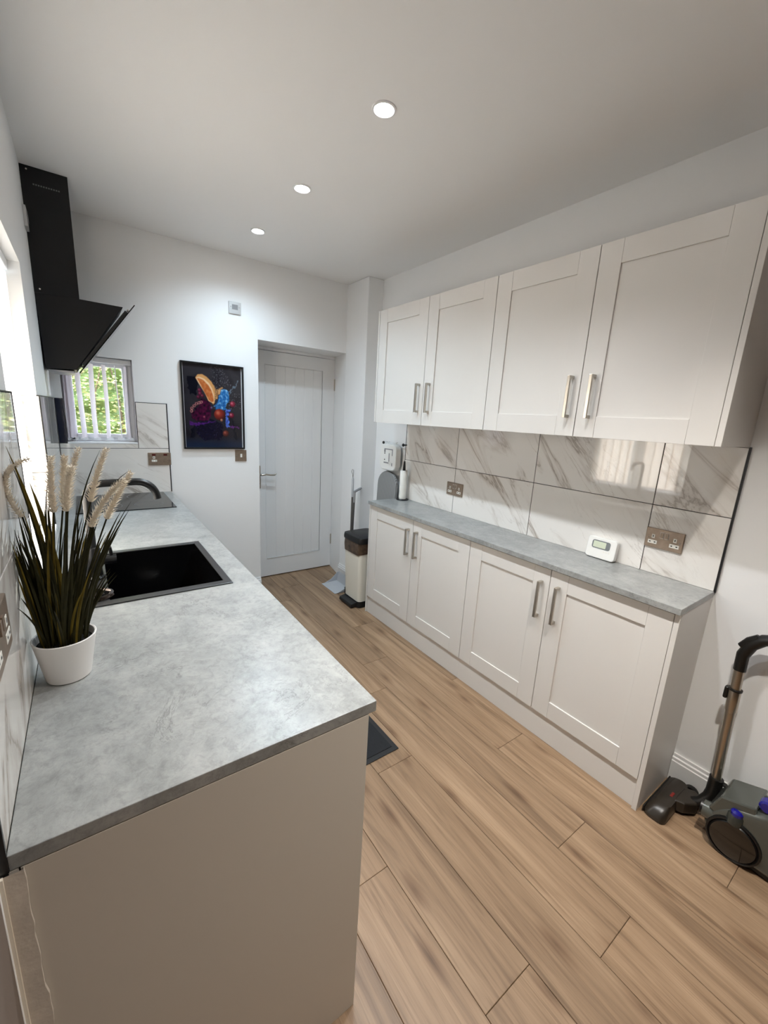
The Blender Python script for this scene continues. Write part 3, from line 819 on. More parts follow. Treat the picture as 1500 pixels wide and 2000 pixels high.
th, put = plate('cooker_switch', 'pewter cooker switch with two red neons beside the small window', 'switch', (.540, -.0082, 1.139), .140, .086, '-Y', M['darkmetal'])
put('neon', -.047, -.024, .022, .034, M['red']); put('neon', .024, .047, .022, .034, M['red'])
e = put('earth_insert', -.042, -.029, .001, .017, M['sw_w']); put('earth_slot', -.038, -.033, .004, .013, M['hole'], .0012, e)
e = put('pin_insert', -.050, -.018, -.020, -.006, M['sw_w']); put('pin_slot', -.046, -.040, -.015, -.011, M['hole'], .0012, e); put('pin_slot', -.028, -.022, -.015, -.011, M['hole'], .0012, e)
put('rocker', .023, .047, -.022, .014, M['darkmetal'], .003)
screw_on(put, -.062, 0); screw_on(put, .062, 0)

th, put = plate('light_switch', 'small pewter light switch under the corner of the dark poster', 'switch', (1.097, 0, 1.157), .086, .086, '-Y', M['darkmetal'])
put('rocker', -.0045, .009, -.013, .013, M['sw_w'], .003); screw_on(put, -.030, 0); screw_on(put, .033, 0)

th, put = plate('isolator_switch', 'pale square isolator switch high on the wall above the poster', 'switch', (1.078, 0, 2.203), .086, .080, '-Y', M['plate_w'], t=.010)
put('grey_window', -.020, .020, -.010, .022, M['midgrey'], .002); screw_on(put, -.030, .006); screw_on(put, .030, .006)

th, put = plate('isolator_switch', 'white switch plate on the left wall half behind the hood flue', 'switch', (-.009, -.52, 2.300), .086, .086, '+X', M['plate_w'], t=.012)
put('rocker', -.010, .010, -.018, .018, M['midgrey'], .003)

th, put = plate('double_socket', 'pewter double socket on the tiles beside the potted grass', 'socket', (0, -2.462, 1.150), .146, .086, '+X', M['darkmetal'])
for s_ in (-1, 1):
    u = s_*.042
    e = put('earth_insert', u-.0065, u+.0065, -.002, .016, M['sw_w']); put('earth_slot', u-.002, u+.002, .003, .012, M['hole'], .0012, e)
    e = put('pin_insert', u-.018, u+.018, -.026, -.010, M['sw_w'])
    put('pin_slot', u-.013, u-.006, -.0205, -.0155, M['hole'], .0012, e); put('pin_slot', u+.006, u+.013, -.0205, -.0155, M['hole'], .0012, e)
    put('rocker', s_*.0095-.006, s_*.0095+.006, .006, .029, M['darkmetal'], .003)

# thermostat leaning on the right-hand tiles
tz_ = thing('thermostat', 'small white digital thermostat propped against the marble tiles', 'thermostat', (XT-.03, -2.32, HR))
def TP(u, v, d):        # u along -Y from the left edge, v up, d out of the face
    lean = R(8); bx_, bz_ = XT-.030, HR+.0005
    return Vector((bx_ + v*math.sin(lean) - d*math.cos(lean), -2.252 - u, bz_ + v*math.cos(lean) + d*math.sin(lean)+.002))
def tprism(poly, d0, d1):
    bm = BM(); A = [bm.verts.new(TP(p[0], p[1], d0)) for p in poly]; B = [bm.verts.new(TP(p[0], p[1], d1)) for p in poly]
    n = len(poly); bm.faces.new(A); bm.faces.new(B[::-1])
    for i in range(n): bm.faces.new((A[i], B[i], B[(i+1) % n], A[(i+1) % n]))
    return bm
obj('case', tprism(rrect(.138, .100, .014, 5, .069, .050), -.016, .010), M['plastic'], tz_, bevel=.003)
obj('display_surround', tprism(rrect(.086, .040, .010, 5, .067, .066), .009, .0110), M['lcdframe'], tz_)
obj('display', tprism(rrect(.060, .030, .003, 3, .060, .066), .0105, .0114), M['lcd'], tz_)
for k in range(3): obj('button', tprism(rrect(.006, .006, .0025, 3, .086+k*.012, .036), .009, .0112), M['sw_w'], tz_)
obj('stand', tprism([(.03, .0), (.108, .0), (.108, .02), (.03, .02)], -.022, -.015), M['plastic'], tz_)

# ------------------------------------------------------------------ poster
pf = thing('framed_poster', 'black framed poster of an orange slice and coloured splashes on black', 'picture', (.912, 0, 1.208))
px0, px1, pz0, pz1 = .6985, 1.1255, 1.208, 1.807
obj('frame', slab(BM(), px0, px1, pz0, pz1, -.022, -.0005, 'Y', [(px0+.011, px1-.011, pz0+.011, pz1-.011)]), M['frame'], pf, bevel=.001)
obj('mount', bx(px0+.010, px1-.010, -.006, -.002, pz0+.010, pz1-.010), M['mount'], pf)

def lerp(a, b, t): return tuple(a[i]+(b[i]-a[i])*t for i in range(3))
def clamp(x, a=0., b=1.): return max(a, min(b, x))
def inpoly(x, y, poly):
    c = False; n = len(poly)
    for i in range(n):
        xa, ya = poly[i]; xb, yb = poly[i-1]
        if (ya > y) != (yb > y) and x < (xb-xa)*(y-ya)/(yb-ya)+xa: c = not c
    return c
def uv_of(px, py):
    top = 160 + (px-170)*.098; u = (px-178-(py-160)*.050)/1052.; v = (py-top)/(1665-top); return (u, v)
PO = {k: [uv_of(*p) for p in v] for k, v in dict(
    rind=[(400, 420), (440, 365), (520, 360), (600, 405), (690, 490), (745, 590), (765, 700), (755, 860), (730, 890), (700, 860), (640, 830), (560, 660), (450, 500)],
    white=[(415, 420), (470, 405), (560, 440), (650, 520), (705, 610), (740, 720), (745, 850), (715, 865), (650, 830), (560, 670), (450, 500)],
    flesh=[(432, 432), (470, 432), (545, 465), (640, 560), (695, 650), (728, 750), (738, 840), (700, 850), (650, 815), (570, 680), (470, 500)],
    gold=[(690, 480), (760, 590), (780, 640), (880, 570), (900, 600), (800, 760), (745, 860), (760, 700), (740, 580)],
    blue=[(880, 640), (940, 620), (1010, 660), (1035, 740), (1010, 850), (960, 960), (900, 1000), (790, 975), (750, 970), (760, 900), (800, 820)],
    blue2=[(960, 960), (1050, 970), (1060, 1020), (1000, 1080), (1035, 1200), (1030, 1290), (985, 1310), (960, 1220), (965, 1080)],
    maroon=[(520, 780), (660, 850), (700, 950), (680, 1080), (620, 1190), (480, 1190), (360, 1150), (330, 1060), (480, 900)],
    dark=[(420, 1250), (700, 1150), (900, 1230), (930, 1420), (880, 1530), (560, 1530), (420, 1400)],
    shadeL=[(250, 390), (420, 400), (440, 560), (420, 720), (300, 700), (270, 500)],
    bowl=[(320, 1500), (370, 1260), (420, 1250), (400, 1500)], bowl2=[(1080, 1130), (1120, 1180), (1200, 1540), (1150, 1500), (1100, 1330)]).items()}
def disc_col(p, c, r, col, hi, out):
    dx, dy = (p[0]-c[0]), (p[1]-c[1])*1.40
    dd = math.hypot(dx, dy)/r
    if dd < 1:
        sh = clamp(1.15-dd*.8 - .5*dx/r*.5 - .3*dy/r); return lerp(lerp(col, (8, 5, 8), clamp(1-sh)*.6), hi, clamp(.5-math.hypot(dx+r*.3, dy+r*.3)/r)*1.4)
    return out
def art(u, v):
    n1 = noise.noise(Vector((u*6, v*8, 1))); n2 = noise.noise(Vector((u*24, v*30, 4))); n3 = noise.noise(Vector((u*60, v*80, 9)))
    c = lerp((50, 48, 53), (38, 36, 42), clamp(v*1.2)); c = lerp(c, (30, 27, 33), clamp(n1+.1))
    if v > .80: c = lerp(c, (26, 40, 66), clamp((v-.86)*9)*.8)
    p = (u + n2*.030 + n3*.012, v + n2*.018 + n3*.012)
    if inpoly(*p, PO['shadeL']): c = (16, 17, 27)
    if inpoly(*p, PO['bowl']) or inpoly(*p, PO['bowl2']): c = lerp(c, (14, 16, 28), .8)
    if inpoly(*p, PO['dark']): c = lerp((18, 16, 34), (70, 66, 92), clamp(n3*1.5-.25))
    if inpoly(*p, PO['maroon']): c = lerp((78, 18, 52), (30, 10, 30), clamp(.45+n2))
    # purple smear
    if abs(v-.695-.02*math.sin(u*9)-n2*.02) < .022*(1-clamp((u-.05)/.5)*.8) and .07 < u < .52: c = lerp((84, 36, 116), (44, 22, 70), clamp(.4+n3))
    if abs(v-.735-n2*.03) < .008 and .70 < u < .95: c = (92, 40, 110)
    # splash specks
    if u > .45 and v < .52 and n3 > .38 and n1 > -.25 and (u-.45)+(.55-v) < .75: c = lerp(c, (150, 160, 172), .6)
    if abs((u-.62)*.9+(v-.34)-.12-n2*.05) < .012 and .7 < u < .95: c = lerp(c, (120, 150, 170), .55)
    if inpoly(*p, PO['blue']): c = lerp((38, 104, 170), (150, 205, 238), clamp(n2*1.4+.05)); c = lerp(c, (18, 44, 92), clamp(n3*1.6+.05+(.52-u)*1.2))
    if inpoly(*p, PO['blue2']): c = lerp((70, 110, 205), (170, 180, 240), clamp(n3*1.4)); c = lerp(c, (40, 50, 130), clamp(n2*1.4+.2))
    if inpoly(*p, PO['gold']): c = lerp((196, 150, 104), (122, 84, 50), clamp(.4+n2))
    if inpoly(u, v, PO['rind']): c = (204, 148, 92)
    if inpoly(u, v, PO['white']): c = (224, 188, 148)
    if inpoly(u, v, PO['flesh']): c = lerp((176, 96, 50), (206, 130, 78), clamp(n2*1.2+.2))
    for (a, b, r, col, hi) in ((850, 1070, .098, (142, 48, 38), (214, 140, 104)), (1095, 885, .052, (150, 42, 66), (236, 160, 170)), (1080, 1085, .048, (132, 34, 58), (245, 200, 200)),
                               (975, 1410, .055, (112, 52, 44), (200, 120, 100)), (480, 640, .035, (104, 36, 62), (170, 90, 110)), (490, 700, .035, (104, 36, 62), (170, 90, 110)),
                               (460, 760, .032, (88, 30, 54), (160, 80, 100)), (530, 740, .03, (98, 36, 56), (180, 110, 110)), (570, 1115, .022, (140, 60, 84), (200, 140, 150)),
                               (700, 950, .022, (90, 80, 120), (170, 170, 190)), (890, 1170, .025, (180, 120, 90), (235, 200, 180))):
        c = disc_col((u, v), uv_of(a, b), r, col, hi, c)
    for a, b in ((345, 960), (385, 915), (425, 880), (470, 862), (510, 850), (340, 1010)):
        q_ = uv_of(a, b); dd = math.hypot(u-q_[0], (v-q_[1])*1.4)
        if .012 < dd < .026: c = lerp((186, 126, 124), (110, 52, 62), clamp(n3+.35))
    return c
bm = BM(); NX, NZ = 200, 290
ax0, ax1, az0, az1 = px0+.0165, px1-.0165, pz0+.011, pz1-.011
lay = bm.loops.layers.color.new('print')
grid = [[bm.verts.new((ax0+(ax1-ax0)*i/NX, -.0068, az1-(az1-az0)*j/NZ)) for i in range(NX+1)] for j in range(NZ+1)]
def soft(u, v):
    s = [art(u+a, v+b) for a, b in ((.004, .001), (-.003, .003), (-.001, -.004))]
    return tuple(sum(c[k] for c in s)/3 for k in range(3))
cols = [[soft(i/NX, j/NZ) for i in range(NX+1)] for j in range(NZ+1)]
for j in range(NZ):
    for i in range(NX):
        fc = bm.faces.new((grid[j+1][i], grid[j+1][i+1], grid[j][i+1], grid[j][i]))
        for lp, (a, b) in zip(fc.loops, ((j+1, i), (j+1, i+1), (j, i+1), (j, i))):
            cc = cols[a][b]; lp[lay] = (clamp(cc[0]/255), clamp(cc[1]/255), clamp(cc[2]/255), 1)
obj('poster_print', bm, M['print'], pf)

# ------------------------------------------------------------------ downlights
for i, y in enumerate((-.503, -1.130, -1.809, -2.372, -3.08)):
    pos = ('farthest, over the hob end of the room', 'second from the door', 'third from the door, middle of the ceiling', 'nearest in view, at the top edge of the photo', 'just behind the camera')[i]
    lab = 'white round recessed ceiling downlight, ' + pos if pos else 'white round recessed ceiling downlight behind the camera'
    dl = thing('downlight', lab, 'ceiling light', (1.080, y, ZC), 'recessed downlights along the ceiling')
    bm = BM(); lathe(bm, (1.080, y, ZC), [(.031, .0), (.031, -.002), (.036, -.0055), (.042, -.004), (.043, 0), (.031, 0)], 36)
    obj('bezel', bm, M['gloss'], dl, smooth=True)
    bm = BM(); lathe(bm, (1.080, y, ZC), [(0, -.003), (.030, -.003), (.030, -.0005), (0, -.0005)], 28)
    obj('lamp', bm, M['glow'], dl)
    ld = bpy.data.lights.new('downlight_beam', 'SPOT'); ld.energy = SPOT_W[i]; ld.color = SPOT_COLOR[i]
    ld.spot_size = R(SPOT_ANGLE[i]); ld.spot_blend = 1.0; ld.shadow_soft_size = .03
    lo = bpy.data.objects.new('downlight_beam', ld); COL.objects.link(lo); lo.parent = dl; lo.location = (0, 0, -.012)

# ------------------------------------------------------------------ potted grass
PC = Vector((.060, -2.190, HL))
pl = thing('potted_grass', 'artificial plume grass in a white pot on the near worktop', 'plant', PC)
bm = BM(); lathe(bm, PC, [(0, .0005), (.038, .0005), (.041, .003), (.0565, .094), (.0575, .097), (.056, .0985), (.0535, .097), (.051, .080), (0, .080)], 48)
obj('pot', bm, M['pot'], pl, smooth=True)
bm = BM(); lathe(bm, PC, [(0, .084), (.030, .085), (.0505, .0815)], 24)
obj('soil', bm, M['soil'], pl)
random.seed(11)
def bez(p0, p1, p2, n):
    return [p0*(1-t)**2 + p1*2*t*(1-t) + p2*t*t for t in [k/n for k in range(n+1)]]
def blade(bm, pts, w, face):
    n = len(pts); prevs = None
    for i, p in enumerate(pts):
        t = i/(n-1); d = (pts[min(i+1, n-1)]-pts[max(i-1, 0)]).normalized()
        side = d.cross(face).normalized(); up = side.cross(d)
        ww = w*(.55+.45*math.sin(min(1, t*2.2)*math.pi/2))*(1-t**3)+.0002
        cur = [bm.verts.new(p-side*ww), bm.verts.new(p+up*ww*.35), bm.verts.new(p+side*ww)]
        if prevs:
            for a in range(2): bm.faces.new((prevs[a], prevs[a+1], cur[a+1], cur[a]))
        prevs = cur
def base_pt(sp=.036):
    a = random.uniform(0, 2*math.pi); r = sp*math.sqrt(random.random())
    return PC + Vector((r*math.cos(a), r*math.sin(a), .08))
def V(x, y, z): return Vector((x, y, z))
# plumes: stem base of plume, (bend), tip
plumes = [((.069, -2.20, 1.279), (.070, -2.20, 1.335), (.075, -2.20, 1.389)), ((.084, -2.16, 1.289), (.089, -2.16, 1.34), (.095, -2.155, 1.385)),
          ((.092, -2.19, 1.284), (.102, -2.185, 1.345), (.120, -2.18, 1.404)), ((.090, -2.22, 1.284), (.096, -2.225, 1.33), (.106, -2.23, 1.372)),
          ((.131, -2.19, 1.294), (.147, -2.185, 1.35), (.167, -2.18, 1.402)), ((.127, -2.21, 1.245), (.155, -2.215, 1.30), (.191, -2.22, 1.341)),
          ((.156, -2.18, 1.252), (.182, -2.18, 1.305), (.208, -2.175, 1.350)), ((.019, -2.19, 1.272), (.0025, -2.19, 1.345), (.038, -2.185, 1.384))]
for pi, (b_, m_, t_) in enumerate(plumes):
    b_, m_, t_ = Vector(b_), Vector(m_), Vector(t_)
    b0 = base_pt(.020); bm = BM()
    tube(bm, bez(b0, Vector((b0.x*.5+b_.x*.5, b0.y, (b0.z+b_.z)/2+.02)), b_, 8), .0018, 6)
    st = obj('plume_stem', bm, M['leafd'], pl)
    ctrl = m_*2 - (b_+t_)/2
    axis = bez(b_, ctrl, t_, 26)
    bm = BM(); tube(bm, axis, [.0042]*20 + [.0040, .0036, .0032, .0028, .0022, .0016, .0008], 7)
    for k, p in enumerate(axis):
        d_ = (axis[min(k+1, 26)]-axis[max(k-1, 0)]).normalized(); u_, w_ = frame_axes(d_)
        tt = k/26; ln = .0155*(1-.35*tt)
        if pi == 7: ln *= .85
        for s_ in range(8):
            a = 2*math.pi*(s_+.5*(k % 2))/8 + random.uniform(-.2, .2)
            o_ = u_*math.cos(a)+w_*math.sin(a); tip = p + o_*ln*.92 + d_*ln*(.50+random.uniform(-.15, .25))
            sd = o_.cross(d_)*.0026
            v0 = bm.verts.new(p+o_*.003-sd); v1 = bm.verts.new(p+o_*.003+sd); v2 = bm.verts.new(tip)
            bm.faces.new((v0, v1, v2))
    obj('plume', bm, M['plume'], st)
camdir = Vector((.05, -1, .3)).normalized()
def add_blade(p0, p1, p2, w, m):
    for p in (p1, p2): p.x = max(p.x, .003)
    bm = BM(); pts = bez(p0, p1, p2, 10)
    for p in pts: p.x = max(p.x, .002 + w*.5)
    f_ = (camdir + Vector((random.uniform(-.7, .7), random.uniform(-.2, .2), 0))).normalized()
    blade(bm, pts, w, f_)
    obj('grass_blade', bm, m, pl)
# named long blades read off the photograph
add_blade(PC+V(-.005, 0, .08), V(.060, -2.19, 1.20), V(.010, -2.19, 1.410), .0050, M['leafy'])
add_blade(PC+V(.006, .004, .08), V(.070, -2.19, 1.17), V(.036, -2.19, 1.345), .0075, M['leafy'])
add_blade(PC+V(-.012, 0, .08), V(.050, -2.19, 1.22), V(.012, -2.185, 1.385), .0026, M['leafd'])
add_blade(PC+V(.004, 0, .08), V(.085, -2.20, 1.26), V(.156, -2.19, 1.402), .0022, M['leafd'])
add_blade(PC+V(.012, 0, .08), V(.120, -2.18, 1.30), V(.205, -2.18, 1.356), .0022, M['leafd'])
add_blade(PC+V(0, 0, .08), V(.042, -2.20, 1.26), V(.068, -2.19, 1.350), .0020, M['leafd'])
add_blade(PC+V(0, 0, .08), V(.048, -2.20, 1.24), V(.066, -2.17, 1.315), .0020, M['leafd'])
add_blade(PC+V(.018, 0, .08), V(.140, -2.20, 1.20), V(.183, -2.19, 1.268), .0026, M['leafd'])
add_blade(PC+V(.016, 0, .08), V(.135, -2.21, 1.19), V(.180, -2.20, 1.250), .0020, M['leafd'])
add_blade(PC+V(-.02, 0, .08), V(.010, -2.20, 1.12), V(.006, -2.20, 1.200), .0022, M['leafd'])
add_blade(PC+V(-.03, 0, .08), V(.012, -2.20, 1.10), V(.012, -2.21, 1.250), .0026, M['leafd'])
for k in range(125):
    p0 = base_pt(.042); dx = p0.x-PC.x; dy = p0.y-PC.y
    hgt = random.choice((.14, .18, .21, .24, .26, .28))*random.uniform(.85, 1.1)
    sx = dx*1.8 + random.uniform(-.03, .055)*(hgt/.26)**1.6; sy = dy*1.1 + random.uniform(-.05, .04)
    p2 = Vector((p0.x + sx, p0.y + sy, HL+.08+hgt)); p1 = Vector((p0.x + sx*.25, p0.y + sy*.3, HL+.08+hgt*.6))
    add_blade(p0, p1, p2, random.uniform(.0017, .0034), M['leafd'] if random.random() < .88 else M['leafy'])

# ------------------------------------------------------------------ paper roll, rail, step, board
RC = (2.078, -.800)
pr_ = thing('paper_roll_holder', 'white kitchen paper roll on a black stand at worktop end', 'paper roll', (RC[0], RC[1], HR))
bm = BM(); lathe(bm, (RC[0], RC[1], HR), [(0, .0005), (.046, .0005), (.047, .005), (.044, .009), (0, .009)], 36)
obj('base', bm, M['black'], pr_, smooth=True)
bm = BM(); lathe(bm, (RC[0], RC[1], HR), [(0, .009), (.005, .009), (.005, .222), (.0115, .226), (.0105, .245), (.007, .292), (.004, .297), (0, .297)], 20)
obj('post', bm, M['black'], pr_, smooth=True)
bm = BM(); lathe(bm, (RC[0], RC[1], HR), [(.012, .0100), (.0270, .0100), (.0278, .013), (.0272, .120), (.0275, .222), (.0262, .226), (.012, .226), (.012, .0100)], 36)
obj('paper_roll', bm, M['paper'], pr_, smooth=True)

rl = thing('wall_rail', 'pale wall rail with dark knobbed ends by the tile edge', 'rail', (XR, -.61, 1.305))
bm = BM(); cyl(bm, (XR-.030, -.745, 1.306), (XR-.030, -.475, 1.306), .0055, seg=14)
obj('bar', bm, M['gloss'], rl, smooth=True)
for y_ in (-.482, -.742):
    bm = BM(); lathe(bm, (XR-.040, y_, 1.306), [(0, -.006), (.010, -.005), (.0125, .0), (.010, .006), (.006, .012), (.006, .039), (0, .039)], 16, 'X')
    obj('end_knob', bm, M['black'], rl, smooth=True)

fs = thing('folding_step', 'white rounded folding plastic step hanging from the wall rail', 'folding step', (XR-.055, -.600, 1.105))
ST = rrect(.215, .200, .045, 6, -.598, 1.198)
bm = BM(); prism(bm, ST, 'X', XR-.078, XR-.024); obj('shell', bm, M['plastic'], fs, bevel=.008, seg=3)
def inset(name, u0, u1, z0_, z1_, mm=None): obj(name, bx(XR-.0795, XR-.074, u0, u1, z0_, z1_), mm or M['midgrey'], fs)
inset('groove', -.665, -.555, 1.258, 1.266); inset('groove', -.665, -.657, 1.215, 1.258); inset('groove', -.665, -.657, 1.135, 1.158)
inset('groove', -.624, -.616, 1.165, 1.232); inset('groove', -.616, -.552, 1.150, 1.160); inset('groove', -.570, -.552, 1.236, 1.258)
for z_ in (1.228, 1.178):
    bm = BM(); cyl(bm, (XR-.081, -.562, z_), (XR-.075, -.562, z_), .0045, seg=12); obj('stud', bm, M['black'], fs)
bm = BM(); tube(bm, [(XR-.045, -.650, 1.292), (XR-.036, -.650, 1.314), (XR-.030, -.650, 1.316), (XR-.024, -.650, 1.314), (XR-.022, -.650, 1.292)], .0032, 8)
tube(bm, [(XR-.045, -.545, 1.292), (XR-.036, -.545, 1.314), (XR-.030, -.545, 1.316), (XR-.024, -.545, 1.314), (XR-.022, -.545, 1.292)], .0032, 8)
obj('hanging_loop', bm, M['plastic'], fs, smooth=True)

rb = thing('ironing_board', 'grey ribbed round-topped board standing against wall beyond the worktop', 'board', (2.09, -.585, 0))
def lean_x(z, off): return 2.050 + (z/1.09)*.030 + off
poly = [(-.458, .02), (-.458, .96)]
for k in range(0, 19):
    a = R(180 - 180*k/18); poly.append((-.585 - .127*math.cos(a)*1.0, .975 + .118*math.sin(a)))
poly = [(-.458, .02)] + [(-.585 + .127*math.cos(R(180*k/18)), .975 + .112*math.sin(R(180*k/18))) for k in range(19)] + [(-.712, .02)]
bm = BM(); A = [bm.verts.new((lean_x(p[1], 0), p[0], p[1])) for p in poly]; B = [bm.verts.new((lean_x(p[1], .024), p[0], p[1])) for p in poly]
n = len(poly); bm.faces.new(A); bm.faces.new(B[::-1])
for i in range(n): bm.faces.new((A[i], B[i], B[(i+1) % n], A[(i+1) % n]))
obj('cover', bm, M['stripe'], rb, bevel=.006)
bm = BM()
for y_ in (-.49, -.68): tube(bm, [(lean_x(0, .034), y_, .008), (lean_x(.9, .034), y_, .9)], .008, 10)
obj('leg_frame', bm, M['pole'], rb, smooth=True)

# ------------------------------------------------------------------ pedal bin
BX0, BX1, BY0, BY1 = 1.783, 2.020, -.690, -.440
bn = thing('pedal_bin', 'ivory pedal bin with black lid and bag overhang beside the base cabinet', 'bin', ((BX0+BX1)/2, (BY0+BY1)/2, 0))
def loft(bm, secs, n=5):
    rings = []
    for (xa, xb, ya, yb, r, z, slope) in secs:
        ring = []
        for p in rrect(xb-xa, yb-ya, r, n, (xa+xb)/2, (ya+yb)/2):
            zz = z + (slope(p) if slope else 0)
            ring.append(bm.verts.new((p[0], p[1], zz)))
        rings.append(ring)
    m_ = len(rings[0])
    for a, b in zip(rings, rings[1:]):
        for k in range(m_): bm.faces.new((a[k], a[(k+1) % m_], b[(k+1) % m_], b[k]))
    bm.faces.new(rings[0][::-1]); bm.faces.new(rings[-1])
    return bm
bm = BM(); loft(bm, [(BX0+.014, BX1-.01, BY0+.012, BY1-.012, .03, .048, None), (BX0+.006, BX1-.004, BY0+.005, BY1-.005, .03, .30, None), (BX0, BX1, BY0, BY1, .03, .535, None)])
obj('body', bm, M['bin'], bn, smooth=True)
bm = BM(); loft(bm, [(BX0-.002, BX1+.002, BY0-.002, BY1+.002, .032, .435, lambda p: .05*abs((p[1]-(BY0+BY1)/2)/.13)**2*.6 - .012), (BX0-.005, BX1+.004, BY0-.005, BY1+.005, .033, .49, None), (BX0-.003, BX1+.003, BY0-.003, BY1+.003, .032, .540, None)], 8)
obj('bin_liner', bm, M['bag'], bn, smooth=True)
bm = BM(); loft(bm, [(BX0-.008, BX1+.006, BY0-.008, BY1+.008, .034, .538, None), (BX0-.010, BX1+.006, BY0-.010, BY1+.010, .036, .556, None), (BX0-.006, BX1+.004, BY0-.006, BY1+.006, .036, .582, None), (BX0+.012, BX1-.012, BY0+.012, BY1-.012, .03, .590, None)])
obj('lid', bm, M['black'], bn, smooth=True)
bm = BM(); loft(bm, [(BX0+.010, BX1-.006, BY0+.008, BY1-.008, .03, .001, None), (BX0+.006, BX1-.002, BY0+.004, BY1-.004, .03, .006, None), (BX0+.010, BX1-.006, BY0+.008, BY1-.008, .03, .050, None)])
obj('base', bm, M['black'], bn, smooth=True)
bm = BM(); prism(bm, [(BX0+.03, .010), (BX0-.035, .006), (BX0-.045, .014), (BX0-.040, .036), (BX0-.010, .044), (BX0+.03, .044)], 'Y', BY0+.03, BY1-.03)
obj('pedal', bm, M['black'], bn, bevel=.004)

# ------------------------------------------------------------------ long handled dustpan and brush behind the bin
dp = thing('dustpan', 'long-handled grey dustpan with T grip on the floor behind bin', 'dustpan', (1.90, -.30, 0))
bm = BM(); prism(bm, [(1.765, .0015), (1.93, .0015), (1.945, .09), (1.935, .09), (1.92, .009), (1.765, .004)], 'Y', -.352, -.100)
for y_ in (-.352, -.105):
    prism(bm, [(1.79, .003), (1.92, .004), (1.94, .088), (1.925, .088), (1.86, .03)], 'Y', y_, y_+.005)
obj('tray', bm, M['greyplastic'], dp)
bm = BM(); box(bm, 1.925, 1.950, -.335, -.275, .06, .10); obj('hinge', bm, M['black'], dp, bevel=.004)
bm = BM(); tube(bm, [(1.938, -.305, .09), (1.938, -.325, .80)], .0085, 12); pz = obj('pole', bm, M['pole'], dp, smooth=True)
bm = BM(); tube(bm, [(1.938, -.325, .79), (1.938, -.326, .878)], .011, 12); obj('joint', bm, M['greyplastic'], pz, smooth=True)
bm = BM(); tube(bm, [(1.918, -.318, .876), (1.938, -.326, .880), (1.985, -.334, .905), (2.000, -.336, .912)], [.009, .0105, .0105, .008], 12); obj('grip', bm, M['midgrey'], pz, smooth=True)

br = thing('broom', 'slim broom with white grip and hanging loop behind the bin', 'broom', (1.875, -.397, 0))
BXc, BYc = 1.8755, -.397
bm = BM(); tube(bm, [(BXc, BYc, .05), (BXc, BYc, .86)], .0085, 12); pz = obj('pole', bm, M['pole'], br, smooth=True)
bm = BM(); tube(bm, [(BXc, BYc, .855), (BXc-.001, BYc, 1.00), (BXc-.002, BYc, 1.015)], [.010, .009, .005], 12); obj('grip', bm, M['greyplastic'], pz, smooth=True)
bm = BM(); tube(bm, [(BXc-.002, BYc, 1.012), (BXc-.005, BYc, 1.04), (BXc-.015, BYc, 1.065), (BXc-.008, BYc, 1.082), (BXc+.003, BYc, 1.075), (BXc+.003, BYc, 1.05), (BXc-.001, BYc, 1.015)], .0018, 6); obj('hanging_loop', bm, M['pole'], pz, smooth=True)
bm = BM(); box(bm, BXc-.03, BXc+.06, BYc-.028, BYc+.028, .042, .060); hd_ = obj('brush_head', bm, M['black'], br, bevel=.004)
bm = BM()
for i in range(9):
    for j in range(4):
        x_ = BXc-.025+i*.010; y_ = BYc-.021+j*.014; cyl(bm, (x_, y_, .0005), (x_, y_, .043), .0035, .003, 6)
o = obj('bristles', bm, M['black'], hd_); o['kind'] = 'stuff'

# ------------------------------------------------------------------ door mat
mt = thing('door_mat', 'black door mat on the oak floor along the left cabinets', 'mat', (.92, -1.66, 0))
obj('rubber_border', slab(BM(), .640, 1.200, -1.998, -1.30, .0005, .005, 'Z', [(.665, 1.175, -1.973, -1.325)]), M['rubber'], mt, bevel=.002)
obj('pile', bx(.664, 1.176, -1.974, -1.324, .0006, .0075), M['matpile'], mt)

# ------------------------------------------------------------------ vacuum cleaner
VC = Vector((1.900, -3.046, .085))
vc = thing('vacuum_cleaner', 'smoked grey cylinder vacuum cleaner with steel wand against right wall', 'vacuum cleaner', (2.0, -3.10, 0))
prof = [(-2.952, .045), (-2.944, .085), (-2.952, .130), (-2.985, .175), (-3.030, .215), (-3.075, .226), (-3.110, .250), (-3.150, .292), (-3.23, .300), (-3.32, .270), (-3.38, .20), (-3.395, .10), (-3.38, .035), (-3.30, .018), (-3.02, .018)]
bm = BM(); rings = []
for x_, sc in ((1.912, .90), (1.925, .955), (1.96, 1.0), (2.03, 1.0), (2.062, .955), (2.078, .88)):
    cy_, cz_ = -3.16, .12
    rings.append([bm.verts.new((x_, cy_+(p[0]-cy_)*sc, cz_+(p[1]-cz_)*sc)) for p in prof])
n = len(prof)
for a, b in zip(rings, rings[1:]):
    for k in range(n): bm.faces.new((a[k], a[(k+1) % n], b[(k+1) % n], b[k]))
bm.faces.new(rings[0][::-1]); bm.faces.new(rings[-1])
bd = obj('body', bm, M['vac'], vc)
md = bd.modifiers.new('sub', 'SUBSURF'); md.levels = 2; md.render_levels = 2
for p in bd.data.polygons: p.use_smooth = True
lid = BM(); prism(lid, [(-2.958, .140), (-2.984, .214), (-3.080, .246), (-3.092, .165), (-3.02, .12)], 'X', 1.922, 2.068)
obj('lid', lid, M['vac'], vc, bevel=.006, seg=2)
lid = BM(); prism(lid, [(-3.085, .20), (-3.098, .275), (-3.135, .318), (-3.23, .332), (-3.30, .300), (-3.31, .20)], 'X', 1.945, 2.045)
obj('carry_handle', lid, M['vac'], vc, bevel=.010, seg=2)
